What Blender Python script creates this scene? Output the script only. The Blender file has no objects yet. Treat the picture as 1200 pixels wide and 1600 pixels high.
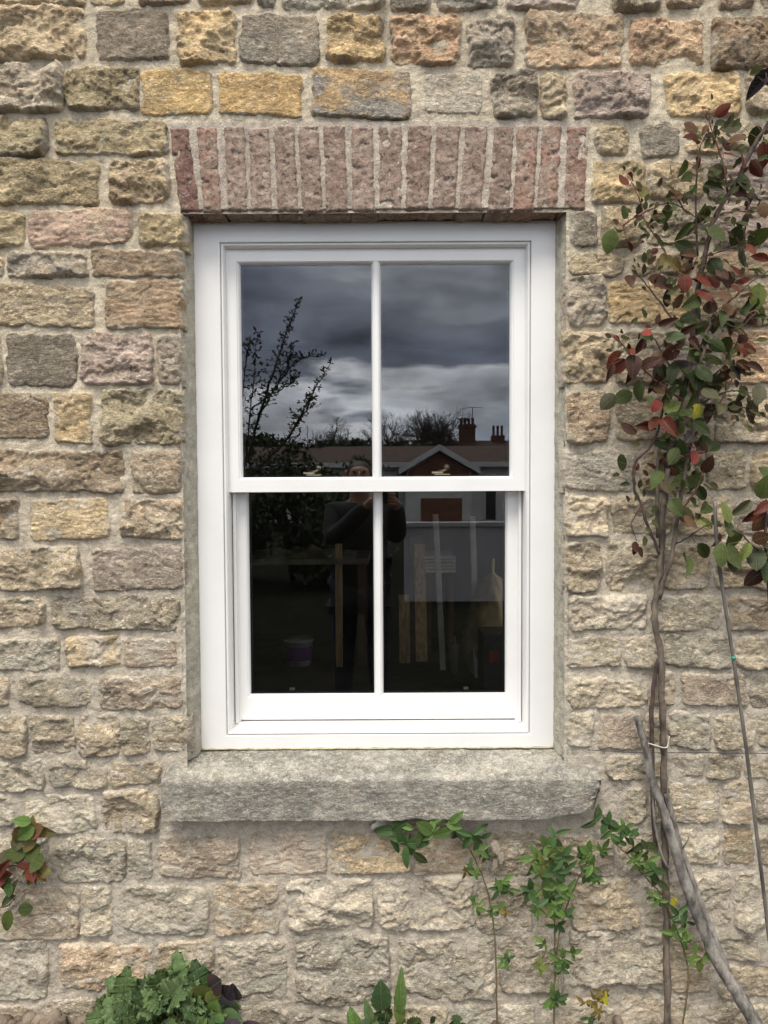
import bpy, bmesh, math, random
import numpy as np
from mathutils import Vector, Matrix
from math import radians, sin, cos, tan, pi, sqrt, atan2

S = bpy.context.scene
COL = S.collection
random.seed(7)
R = np.random.RandomState(11)

# ------------------------------------------------------------------ camera
PITCH, ROLL, FPX = radians(2.3), radians(-0.3), 1155.0
CAM = np.array([0.0, -1.96, 1.5])
cF = np.array([0, cos(PITCH), -sin(PITCH)])
cU0 = np.array([0, sin(PITCH), cos(PITCH)])
cR0 = np.array([1.0, 0, 0])
cR = cR0 * cos(ROLL) + cU0 * sin(ROLL)
cU = -cR0 * sin(ROLL) + cU0 * cos(ROLL)
cam_d = bpy.data.cameras.new('camera')
cam_d.sensor_fit = 'VERTICAL'
cam_d.sensor_height = 24
cam_d.lens = FPX / 1600 * 24
cam_d.clip_start = 0.02
cam_d.clip_end = 2000
cam = bpy.data.objects.new('camera', cam_d)
COL.objects.link(cam)
cam.matrix_world = Matrix([[cR[0], cU[0], -cF[0], CAM[0]], [cR[1], cU[1], -cF[1], CAM[1]],
                           [cR[2], cU[2], -cF[2], CAM[2]], [0, 0, 0, 1]])
S.camera = cam

# ------------------------------------------------------------------ light and exposure
S.view_settings.view_transform = 'Standard'
S.view_settings.look = 'None'
S.view_settings.gamma = 1
S.view_settings.use_curve_mapping = False
S.view_settings.exposure = 0.68
SUN_EL, SUN_AZ = radians(61), radians(203)      # compass azimuth measured from +Y clockwise
sd_ = bpy.data.lights.new('sun', 'SUN')
sd_.energy = 2.1
sd_.angle = radians(20)
sd_.color = (1.0, 0.95, 0.88)
sun = bpy.data.objects.new('sun', sd_)
COL.objects.link(sun)
sv = Vector((sin(SUN_AZ) * cos(SUN_EL), cos(SUN_AZ) * cos(SUN_EL), sin(SUN_EL)))
sun.rotation_euler = sv.to_track_quat('Z', 'Y').to_euler()
W = bpy.data.worlds.new('World')
S.world = W
W.use_nodes = True


def world_nodes():
    nt = W.node_tree
    nt.nodes.clear()
    N = nt.nodes.new
    L = nt.links.new
    out = N('ShaderNodeOutputWorld')
    bg = N('ShaderNodeBackground')
    bg.inputs[1].default_value = 0.1
    sky = N('ShaderNodeTexSky')
    sky.sky_type = 'NISHITA'
    sky.sun_disc = False
    sky.sun_elevation = SUN_EL
    sky.sun_rotation = SUN_AZ
    sky.air_density = 1.5
    sky.dust_density = 3
    tc = N('ShaderNodeTexCoord')
    sep = N('ShaderNodeSeparateXYZ')
    L(tc.outputs['Generated'], sep.inputs[0])
    mp = N('ShaderNodeMapping')
    mp.inputs['Scale'].default_value = (2.2, 2.2, 6.5)
    mp.inputs['Location'].default_value = (1.3, 0.4, 0.2)
    L(tc.outputs['Generated'], mp.inputs[0])
    n1 = N('ShaderNodeTexNoise')
    n1.inputs['Scale'].default_value = 1.6
    n1.inputs['Detail'].default_value = 5
    n1.inputs['Roughness'].default_value = 0.5
    n1.inputs['Distortion'].default_value = 0.25
    L(mp.outputs[0], n1.inputs['Vector'])
    # elevation warped by the cloud noise gives the long flat cloud bases
    a = N('ShaderNodeMath'); a.operation = 'MULTIPLY_ADD'
    L(n1.outputs[0], a.inputs[0]); a.inputs[1].default_value = 0.36; a.inputs[2].default_value = -0.18
    b = N('ShaderNodeMath'); b.operation = 'ADD'
    L(sep.outputs[2], b.inputs[0]); L(a.outputs[0], b.inputs[1])
    # eastward the cloud deck breaks up
    c = N('ShaderNodeMath'); c.operation = 'MULTIPLY_ADD'
    kx = N('ShaderNodeMath'); kx.operation = 'MULTIPLY_ADD'
    L(sep.outputs[2], kx.inputs[0]); kx.inputs[1].default_value = 3.2; kx.inputs[2].default_value = -.62
    kc = N('ShaderNodeMath'); kc.operation = 'MINIMUM'
    L(kx.outputs[0], kc.inputs[0]); kc.inputs[1].default_value = .35
    L(sep.outputs[0], c.inputs[0]); L(kc.outputs[0], c.inputs[1]); L(b.outputs[0], c.inputs[2])
    ramp = N('ShaderNodeValToRGB')
    cr = ramp.color_ramp
    while len(cr.elements) > 1:
        cr.elements.remove(cr.elements[0])
    cr.elements[0].position = 0.0
    cr.elements[0].color = (.16, .18, .22, 1)
    for p, v in ((.03, (.17, .185, .215)), (.098, (.27, .285, .315)), (.113, (.34, .35, .37)), (.132, (.080, .090, .118)), (.175, (.056, .063, .088)),
                 (.25, (.085, .092, .115)), (.31, (.17, .18, .20)), (.36, (.24, .25, .265)), (.6, (.212, .208, .204)), (1.0, (.28, .274, .265))):
        e = cr.elements.new(p)
        e.color = (v[0], v[1], v[2], 1)
    L(c.outputs[0], ramp.inputs[0])
    sc = N('ShaderNodeVectorMath'); sc.operation = 'SCALE'
    sc.inputs['Scale'].default_value = 54
    mp2 = N('ShaderNodeMapping'); mp2.inputs['Scale'].default_value = (5, 5, 13)
    L(tc.outputs['Generated'], mp2.inputs[0])
    n2 = N('ShaderNodeTexNoise'); n2.inputs['Scale'].default_value = 1.3; n2.inputs['Detail'].default_value = 3
    n2.inputs['Roughness'].default_value = .58; n2.inputs['Distortion'].default_value = .4
    L(mp2.outputs[0], n2.inputs['Vector'])
    mr = N('ShaderNodeMapRange'); mr.inputs[1].default_value = .3; mr.inputs[2].default_value = .7
    mr.inputs[3].default_value = .5; mr.inputs[4].default_value = 1.55
    L(n2.outputs[0], mr.inputs[0])
    ml = N('ShaderNodeVectorMath'); ml.operation = 'SCALE'
    L(ramp.outputs[0], ml.inputs[0]); L(mr.outputs[0], ml.inputs['Scale'])
    L(ml.outputs[0], sc.inputs[0])
    mx = N('ShaderNodeMix'); mx.data_type = 'RGBA'
    mx.inputs['Factor'].default_value = 0.93
    L(sky.outputs[0], mx.inputs['A']); L(sc.outputs[0], mx.inputs['B'])
    L(mx.outputs['Result'], bg.inputs[0])
    L(bg.outputs[0], out.inputs[0])


world_nodes()


# ------------------------------------------------------------------ helpers
def P(px, py, Y):
    """point of the plane y = Y that the photograph shows at a pixel"""
    d = cF * FPX + cR * (px - 600) + cU * (800 - py)
    t = (Y - CAM[1]) / d[1]
    return CAM + d * t


GY = 0.105          # mean plane of the glass


def MR(px, py, L):
    """a point of the garden, L metres in front of the glass, whose mirror image lies at a pixel"""
    p = P(px, py, GY + L)
    return np.array([p[0], GY - L, p[2]])


def rect(px0, py0, px1, py1, Y):
    mx, my = (px0 + px1) / 2, (py0 + py1) / 2
    return P(px0, my, Y)[0], P(px1, my, Y)[0], P(mx, py1, Y)[2], P(mx, py0, Y)[2]


def lin(c):
    c = [v / 255 for v in c]
    return [v / 12.92 if v <= .04045 else ((v + .055) / 1.055) ** 2.4 for v in c]


def tag(o, label, cat, group=None):
    o['label'] = label
    o['category'] = cat
    if group:
        o['group'] = group
    return o


def thing(name, label, cat, loc=(0, 0, 0), group=None):
    o = bpy.data.objects.new(name, None)
    o.empty_display_size = .05
    o.location = loc
    COL.objects.link(o)
    return tag(o, label, cat, group)


def root_loc(o):
    v = Vector((0, 0, 0))
    while o:
        v += o.location
        o = o.parent
    return v


def link(name, me, mat, parent=None, loc=(0, 0, 0)):
    """loc in world space; parents only translate"""
    o = bpy.data.objects.new(name, me)
    if mat and not me.materials:
        me.materials.append(mat)
    COL.objects.link(o)
    if parent:
        o.parent = parent
        o.location = Vector(loc) - root_loc(parent)
    else:
        o.location = loc
    return o


def mesh(name, V, F, smooth=False):
    me = bpy.data.meshes.new(name)
    V = np.asarray(V, dtype=np.float32).reshape(-1, 3)
    if isinstance(F, np.ndarray):
        nf, k = F.shape
        me.vertices.add(len(V)); me.vertices.foreach_set('co', V.ravel())
        me.loops.add(nf * k); me.loops.foreach_set('vertex_index', F.astype(np.int32).ravel())
        me.polygons.add(nf)
        me.polygons.foreach_set('loop_start', np.arange(0, nf * k, k, dtype=np.int32))
        me.polygons.foreach_set('loop_total', np.full(nf, k, dtype=np.int32))
        me.update(calc_edges=True)
    else:
        me.from_pydata([tuple(map(float, v)) for v in V], [], F)
        me.update()
    if smooth:
        me.polygons.foreach_set('use_smooth', np.ones(len(me.polygons), dtype=bool))
    return me


class MB:
    def __init__(s):
        s.v = []; s.f = []

    def add(s, V, F):
        n = len(s.v)
        s.v += [tuple(v) for v in V]
        s.f += [tuple(i + n for i in f) for f in F]
        return s

    def box(s, x0, x1, y0, y1, z0, z1):
        V = [(x0, y0, z0), (x1, y0, z0), (x1, y1, z0), (x0, y1, z0), (x0, y0, z1), (x1, y0, z1), (x1, y1, z1), (x0, y1, z1)]
        return s.add(V, [(0, 3, 2, 1), (4, 5, 6, 7), (0, 1, 5, 4), (1, 2, 6, 5), (2, 3, 7, 6), (3, 0, 4, 7)])

    def tube(s, pts, rad, n=6, cap=True):
        pts = [Vector(p) for p in pts]
        if not hasattr(rad, '__len__'):
            rad = [rad] * len(pts)
        V = []; F = []
        ref = Vector((0.3, 1, .1)).normalized()
        for i, p in enumerate(pts):
            t = (pts[min(i + 1, len(pts) - 1)] - pts[max(i - 1, 0)])
            if t.length < 1e-9:
                t = Vector((0, 0, 1))
            t.normalize()
            a = t.cross(ref)
            if a.length < .05:
                a = t.cross(Vector((1, 0, 0)))
            a.normalize(); b = t.cross(a)
            for k in range(n):
                an = 2 * pi * k / n
                V.append(p + (a * cos(an) + b * sin(an)) * rad[i])
        for i in range(len(pts) - 1):
            for k in range(n):
                F.append((i * n + k, i * n + (k + 1) % n, (i + 1) * n + (k + 1) % n, (i + 1) * n + k))
        if cap:
            F.append(tuple(range(n - 1, -1, -1)))
            F.append(tuple((len(pts) - 1) * n + k for k in range(n)))
        return s.add(V, F)

    def lathe(s, prof, c=(0, 0, 0), n=20):
        V = []; F = []
        for r, z in prof:
            for k in range(n):
                a = 2 * pi * k / n
                V.append((c[0] + r * cos(a), c[1] + r * sin(a), c[2] + z))
        for i in range(len(prof) - 1):
            for k in range(n):
                F.append((i * n + k, i * n + (k + 1) % n, (i + 1) * n + (k + 1) % n, (i + 1) * n + k))
        F.append(tuple(range(n - 1, -1, -1)))
        F.append(tuple((len(prof) - 1) * n + k for k in range(n)))
        return s.add(V, F)

    def obj(s, name, mat, parent=None, smooth=False, bevel=0, seg=2, origin=None):
        if origin is None:
            origin = np.mean(np.array(s.v), axis=0)
        me = mesh(name, np.array(s.v) - np.array(origin), s.f, smooth)
        if bevel:
            bm = bmesh.new(); bm.from_mesh(me)
            bmesh.ops.bevel(bm, geom=[e for e in bm.edges], offset=bevel, segments=seg, affect='EDGES', profile=.5)
            bm.to_mesh(me); bm.free()
            if smooth:
                me.polygons.foreach_set('use_smooth', np.ones(len(me.polygons), dtype=bool))
        return link(name, me, mat, parent, origin)


# ---- numpy gradient noise
def _hash(ix, iy, seed):
    h = (ix.astype(np.int64) * 374761393 + iy.astype(np.int64) * 668265263 + seed * 1442695041) & 0xffffffff
    h = ((h ^ (h >> 13)) * 1274126177) & 0xffffffff
    h = h ^ (h >> 16)
    return (h & 0xffff) / 65536.0


def noise(x, y, seed=0):
    ix = np.floor(x); iy = np.floor(y)
    fx = x - ix; fy = y - iy
    ux = fx * fx * fx * (fx * (fx * 6 - 15) + 10); uy = fy * fy * fy * (fy * (fy * 6 - 15) + 10)

    def g(dx, dy):
        a = _hash(ix + dx, iy + dy, seed) * 2 * pi
        return np.cos(a) * (fx - dx) + np.sin(a) * (fy - dy)
    return 1.5 * ((g(0, 0) * (1 - ux) + g(1, 0) * ux) * (1 - uy) + (g(0, 1) * (1 - ux) + g(1, 1) * ux) * uy)


def fbm(x, y, seed=0, o=4, gain=.5):
    s = 0; a = 1
    for i in range(o):
        s = s + a * noise(x * 2 ** i + i * 17.3, y * 2 ** i - i * 9.1, seed + i)
        a *= gain
    return s


def sst(a, b, x):
    t = np.clip((x - a) / (b - a), 0, 1)
    return t * t * (3 - 2 * t)


# ------------------------------------------------------------------ materials
def new_mat(name):
    m = bpy.data.materials.new(name)
    m.use_nodes = True
    nt = m.node_tree
    nt.nodes.clear()
    o = nt.nodes.new('ShaderNodeOutputMaterial')
    b = nt.nodes.new('ShaderNodeBsdfPrincipled')
    nt.links.new(b.outputs[0], o.inputs[0])
    return m, nt, b, o


class NG:
    """tiny node-building helper"""
    def __init__(s, nt):
        s.nt = nt

    def n(s, t, **kw):
        nd = s.nt.nodes.new(t)
        for k, v in kw.items():
            setattr(nd, k, v)
        return nd

    def put(s, sock, v):
        if hasattr(v, 'is_linked') or hasattr(v, 'links'):
            s.nt.links.new(v, sock)
        else:
            if sock.type == 'RGBA' and hasattr(v, '__len__') and len(v) == 3:
                v = (*v, 1)
            sock.default_value = v

    def noise(s, vec, scale, detail=4, rough=.5, dist=0):
        nd = s.n('ShaderNodeTexNoise')
        s.put(nd.inputs['Vector'], vec)
        nd.inputs['Scale'].default_value = scale
        nd.inputs['Detail'].default_value = detail
        nd.inputs['Roughness'].default_value = rough
        nd.inputs['Distortion'].default_value = dist
        return nd.outputs[0]

    def math(s, op, a, b=0.0, c=0.0, clamp=False):
        nd = s.n('ShaderNodeMath', operation=op, use_clamp=clamp)
        s.put(nd.inputs[0], a); s.put(nd.inputs[1], b); s.put(nd.inputs[2], c)
        return nd.outputs[0]

    def rng(s, v, a, b, c=0.0, d=1.0, smooth=True):
        nd = s.n('ShaderNodeMapRange')
        nd.interpolation_type = 'SMOOTHSTEP' if smooth else 'LINEAR'
        s.put(nd.inputs[0], v)
        for i, x in enumerate((a, b, c, d)):
            s.put(nd.inputs[i + 1], x)
        return nd.outputs[0]

    def mix(s, f, a, b, blend='MIX'):
        nd = s.n('ShaderNodeMix', data_type='RGBA', blend_type=blend)
        s.put(nd.inputs['Factor'], f); s.put(nd.inputs['A'], a); s.put(nd.inputs['B'], b)
        return nd.outputs['Result']

    def grey(s, v):
        nd = s.n('ShaderNodeCombineColor')
        for i in range(3):
            s.put(nd.inputs[i], v)
        return nd.outputs[0]

    def bump(s, h, strength, dist, normal=None):
        nd = s.n('ShaderNodeBump')
        s.put(nd.inputs['Height'], h)
        nd.inputs['Strength'].default_value = strength
        nd.inputs['Distance'].default_value = dist
        if normal is not None:
            s.put(nd.inputs['Normal'], normal)
        return nd.outputs[0]

    def attr(s, name, typ='OBJECT'):
        nd = s.n('ShaderNodeAttribute', attribute_type=typ, attribute_name=name)
        return nd


def obj_coords(g, shift=True):
    tc = g.n('ShaderNodeTexCoord')
    v = tc.outputs['Object']
    if shift:
        oi = g.n('ShaderNodeObjectInfo')
        m = g.math('MULTIPLY', oi.outputs['Random'], 37.0)
        cx = g.n('ShaderNodeCombineXYZ')
        g.put(cx.inputs[0], m); g.put(cx.inputs[1], m); g.put(cx.inputs[2], m)
        va = g.n('ShaderNodeVectorMath', operation='ADD')
        g.put(va.inputs[0], v); g.put(va.inputs[1], cx.outputs[0])
        v = va.outputs[0]
    return v


def stone_material(name, atype):
    m, nt, b, o = new_mat(name)
    g = NG(nt)
    v = obj_coords(g)
    ta = g.attr('tone_a', atype).outputs['Color']
    tb = g.attr('tone_b', atype).outputs['Color']
    wh = g.attr('lime', atype).outputs['Fac']
    mp = g.n('ShaderNodeMapping'); mp.inputs['Scale'].default_value = (1, 1, 1.9)
    g.put(mp.inputs[0], v); vs = mp.outputs[0]
    n1 = g.noise(vs, 9, 5, .6, .6)
    f1 = g.rng(n1, .42, .6)
    col = g.mix(f1, ta, tb)
    # grain and fine value variation
    n2 = g.noise(vs, 55, 6, .7, .3)
    col = g.mix(1.0, col, g.grey(g.rng(n2, .28, .72, .56, 1.42, False)), 'MULTIPLY')
    n3 = g.noise(v, 260, 3, .7)
    col = g.mix(1.0, col, g.grey(g.rng(n3, .3, .7, .72, 1.28, False)), 'MULTIPLY')
    # iron staining
    n4 = g.noise(vs, 16, 4, .6, .8)
    col = g.mix(g.math('MULTIPLY', g.rng(n4, .56, .70), .22), col, (.40, .28, .16))
    # dark soot / lichen flecks
    n5 = g.noise(v, 75, 4, .65, 1.2)
    col = g.mix(g.math('MULTIPLY', g.rng(n5, .60, .70), .55), col, (.05, .042, .034))
    # lime wash and mortar smears
    n6 = g.noise(vs, 26, 7, .72, .5)
    th = g.math('SUBTRACT', .74, g.math('MULTIPLY', wh, .26))
    lf = g.rng(n6, th, g.math('ADD', th, .06))
    col = g.mix(g.math('MULTIPLY', lf, .7), col, (.58, .53, .43))
    n8 = g.noise(vs, 7, 5, .65, .5)
    col = g.mix(g.math('MULTIPLY', g.rng(n8, .54, .66), g.math('MULTIPLY', wh, .55)), col, (.40, .42, .33))
    smr = g.attr('smear', 'GEOMETRY').outputs['Fac']
    n7 = g.noise(v, 90, 5, .7)
    sf = g.rng(g.math('ADD', smr, g.math('MULTIPLY', g.math('SUBTRACT', n7, .5), 1.6)), .35, .65)
    mcol = g.mix(1.0, (.50, .44, .35), g.grey(g.rng(n3, .3, .7, .75, 1.25, False)), 'MULTIPLY')
    col = g.mix(g.math('MULTIPLY', sf, .8), col, mcol)
    g.put(b.inputs['Base Color'], col)
    b.inputs['Roughness'].default_value = .92
    b.inputs['Specular IOR Level'].default_value = .25
    hb = g.math('ADD', g.math('MULTIPLY', n2, .75), g.math('MULTIPLY', n3, .22))
    pit = g.n('ShaderNodeTexVoronoi'); g.put(pit.inputs['Vector'], v); pit.inputs['Scale'].default_value = 190
    hb = g.math('ADD', hb, g.math('MULTIPLY', pit.outputs['Distance'], .12))
    ms = g.n('ShaderNodeTexMusgrave') if hasattr(bpy.types, 'ShaderNodeTexMusgrave') else None
    rd = g.math('ABSOLUTE', g.math('SUBTRACT', g.noise(vs, 42, 5, .6, 1.5), .5))
    hb = g.math('ADD', hb, g.math('MULTIPLY', g.rng(rd, 0, .09), .35))
    gr = g.math('MAXIMUM', g.attr('grain').outputs['Fac'], .4)
    gr = g.math('MULTIPLY', gr, g.rng(g.noise(v, 13, 3, .5), .35, .65, .45, 1.3))
    g.put(b.inputs['Normal'], g.bump(g.math('MULTIPLY', hb, gr), 1.0, .0095))
    return m


def mortar_material(name, c1, c2, low=None, grit=1.0):
    m, nt, b, o = new_mat(name)
    g = NG(nt)
    geo = g.n('ShaderNodeNewGeometry')
    v = geo.outputs['Position']
    n1 = g.noise(v, 3.2, 5, .6, .4)
    col = g.mix(g.rng(n1, .35, .65), c1, c2)
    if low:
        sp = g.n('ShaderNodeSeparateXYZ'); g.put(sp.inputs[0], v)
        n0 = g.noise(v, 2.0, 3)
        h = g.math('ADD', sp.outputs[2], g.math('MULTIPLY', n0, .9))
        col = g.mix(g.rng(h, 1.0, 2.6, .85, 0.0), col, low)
    n2 = g.noise(v, 38, 5, .7, .2)
    col = g.mix(1.0, col, g.grey(g.rng(n2, .3, .7, .66, 1.26, False)), 'MULTIPLY')
    n3 = g.noise(v, 420, 2, .7)
    col = g.mix(1.0, col, g.grey(g.rng(n3, .3, .7, .7, 1.3, False)), 'MULTIPLY')
    vo = g.n('ShaderNodeTexVoronoi'); g.put(vo.inputs['Vector'], v); vo.inputs['Scale'].default_value = 150
    col = g.mix(g.rng(vo.outputs['Distance'], .12, .2, .35, 0.0), col, (.48, .42, .32))
    g.put(b.inputs['Base Color'], col)
    b.inputs['Roughness'].default_value = .95
    b.inputs['Specular IOR Level'].default_value = .2
    h = g.math('ADD', g.math('MULTIPLY', n3, .3 * grit), g.math('MULTIPLY', n2, .55))
    h = g.math('SUBTRACT', h, g.math('MULTIPLY', vo.outputs['Distance'], .15))
    g.put(b.inputs['Normal'], g.bump(h, 1.0, .009))
    return m


def simple(name, c, rough=.6, var=.25, scale=20, bumpd=0.0, bscale=80, metal=0.0, c2=None, spec=.5, stretch=None):
    m, nt, b, o = new_mat(name)
    g = NG(nt)
    v = obj_coords(g)
    if stretch:
        mp = g.n('ShaderNodeMapping'); mp.inputs['Scale'].default_value = stretch
        g.put(mp.inputs[0], v); v = mp.outputs[0]
    n = g.noise(v, scale, 5, .6, .3)
    a = [x * (1 - var) for x in c]
    bb = c2 or [min(1, x * (1 + var)) for x in c]
    g.put(b.inputs['Base Color'], g.mix(g.rng(n, .3, .7), a, bb))
    b.inputs['Roughness'].default_value = rough
    b.inputs['Metallic'].default_value = metal
    b.inputs['Specular IOR Level'].default_value = spec
    if bumpd:
        g.put(b.inputs['Normal'], g.bump(g.noise(v, bscale, 5, .6), 1, bumpd))
    return m


def leaf_material(name):
    m, nt, b, o = new_mat(name)
    g = NG(nt)
    tc = g.n('ShaderNodeTexCoord').outputs['Object']
    t = g.attr('leaf_tone').outputs['Color']
    t2 = g.attr('edge_tone').outputs['Color']
    oi = g.n('ShaderNodeObjectInfo')
    sp = g.n('ShaderNodeSeparateXYZ'); g.put(sp.inputs[0], tc)
    ax = g.math('ABSOLUTE', sp.outputs[0])
    n = g.noise(tc, 3.5, 4, .6)
    col = g.mix(g.rng(g.math('ADD', ax, g.math('MULTIPLY', n, .35)), .28, .5), t, t2)
    n2 = g.noise(tc, 14, 4, .6)
    col = g.mix(1.0, col, g.grey(g.rng(n2, .3, .7, .75, 1.25, False)), 'MULTIPLY')
    # midrib and side veins
    rib = g.rng(ax, .008, .028, 1.0, 0.0)
    w = g.math('SINE', g.math('MULTIPLY', g.math('SUBTRACT', sp.outputs[1], g.math('MULTIPLY', ax, .9)), 48.0))
    vein = g.math('MAXIMUM', rib, g.rng(w, .86, 1.0, 0.0, .6))
    col = g.mix(g.math('MULTIPLY', vein, .2), col, (.22, .24, .11))
    g.put(b.inputs['Base Color'], col)
    b.inputs['Roughness'].default_value = .5
    b.inputs['Specular IOR Level'].default_value = .22
    g.put(b.inputs['Normal'], g.bump(g.math('SUBTRACT', 1.0, vein), .5, .02))
    tr = g.n('ShaderNodeBsdfTranslucent')
    g.put(tr.inputs[0], col)
    ms = g.n('ShaderNodeMixShader'); ms.inputs[0].default_value = .22
    nt.links.new(b.outputs[0], ms.inputs[1]); nt.links.new(tr.outputs[0], ms.inputs[2])
    nt.links.new(ms.outputs[0], o.inputs[0])
    return m


def paint_material():
    m, nt, b, o = new_mat('white_paint')
    g = NG(nt)
    v = g.n('ShaderNodeNewGeometry').outputs['Position']
    n = g.noise(v, 5, 4, .6)
    col = g.mix(g.rng(n, .35, .7), (.735, .722, .695), (.70, .685, .655))
    n2 = g.noise(v, 60, 5, .75, 1)
    col = g.mix(g.math('MULTIPLY', g.rng(n2, .62, .74), .35), col, (.55, .52, .45))
    g.put(b.inputs['Base Color'], col)
    b.inputs['Roughness'].default_value = .34
    mp = g.n('ShaderNodeMapping'); mp.inputs['Scale'].default_value = (1, 1, .25)
    g.put(mp.inputs[0], v)
    g.put(b.inputs['Normal'], g.bump(g.noise(mp.outputs[0], 160, 3, .5), .25, .0006))
    return m


def glass_material():
    m, nt, b, o = new_mat('window_glass')
    nt.nodes.remove(b)
    g = NG(nt)
    fr = g.n('ShaderNodeFresnel'); fr.inputs[0].default_value = 1.68
    tr = g.n('ShaderNodeBsdfTransparent'); tr.inputs[0].default_value = (.965, .975, .97, 1)
    gl = g.n('ShaderNodeBsdfAnisotropic'); gl.inputs['Roughness'].default_value = 0.0
    gl.inputs['Color'].default_value = (1, 1, 1, 1)
    ms = g.n('ShaderNodeMixShader')
    nt.links.new(fr.outputs[0], ms.inputs[0]); nt.links.new(tr.outputs[0], ms.inputs[1]); nt.links.new(gl.outputs[0], ms.inputs[2])
    nt.links.new(ms.outputs[0], o.inputs[0])
    return m


M = {}
M['stone'] = stone_material('rubble_stone', 'OBJECT')
M['stone_far'] = stone_material('rubble_stone_far', 'GEOMETRY')
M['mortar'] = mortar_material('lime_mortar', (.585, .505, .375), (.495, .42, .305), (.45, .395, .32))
M['joint'] = mortar_material('brick_joint_mortar', (.50, .43, .35), (.40, .34, .275))
M['cement'] = mortar_material('cement_fillet', (.34, .32, .255), (.40, .37, .29), None, .8)
M['paint'] = paint_material()
M['glass'] = glass_material()
M['seal'] = simple('black_seal', (.012, .012, .013), .5, .1)
M['brass'] = simple('brass', (.85, .74, .52), .42, .1, metal=1.0)
M['sealant'] = simple('sealant', (.40, .36, .23), .6, .2, 60)
M['leaf'] = leaf_material('leaf')
M['bark'] = simple('rose_bark', (.095, .065, .045), .85, .5, 40, .006, 150, c2=(.19, .15, .11), stretch=(1, 1, .35))
M['bark_dark'] = simple('dark_bark', (.05, .035, .03), .8, .4, 60, .002, 150, c2=(.10, .06, .045))
M['dead_wood'] = simple('weathered_wood', (.10, .088, .075), .9, .45, 30, .006, 110, c2=(.28, .255, .22), stretch=(1.2, 1.2, .45))
M['shoot'] = simple('green_shoot', (.10, .12, .035), .6, .4, 50, c2=(.16, .10, .05))
M['redshoot'] = simple('red_shoot', (.14, .05, .035), .55, .4, 50)
M['soil'] = simple('soil', (.11, .08, .055), .95, .5, 8, .01, 50, c2=(.24, .19, .14))
M['wood'] = simple('pine_plank', (.42, .27, .12), .6, .3, 6, c2=(.55, .38, .19), stretch=(9, 9, .6))
M['grass'] = simple('lawn', (.045, .075, .02), .9, .4, 1.5, .02, 30, c2=(.085, .115, .035))


# ------------------------------------------------------------------ the rubble wall
TONES = {  # two real surface colours for each kind of stone
    't': ((150, 128, 96), (170, 150, 116)),
    'T': ((172, 152, 118), (150, 134, 110)),
    'o': ((140, 122, 84), (160, 142, 104)),
    'y': ((188, 158, 108), (170, 146, 106)),
    'Y': ((190, 152, 88), (172, 138, 82)),
    'g': ((124, 116, 106), (146, 132, 112)),
    'd': ((76, 66, 54), (100, 88, 74)),
    'b': ((122, 94, 64), (98, 78, 56)),
    'p': ((136, 108, 94), (152, 128, 108)),
    'P': ((150, 132, 124), (140, 118, 108)),
    'w': ((176, 166, 148), (150, 136, 116)),
    'W': ((186, 174, 148), (158, 144, 118)),
    'n': ((180, 140, 108), (196, 160, 120)),
    's': ((112, 110, 108), (166, 134, 88)),
    'r': ((122, 88, 72), (156, 128, 108)),
    'G': ((134, 130, 112), (154, 142, 120)),
    'k': ((166, 136, 106), (150, 132, 106)),
}
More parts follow.
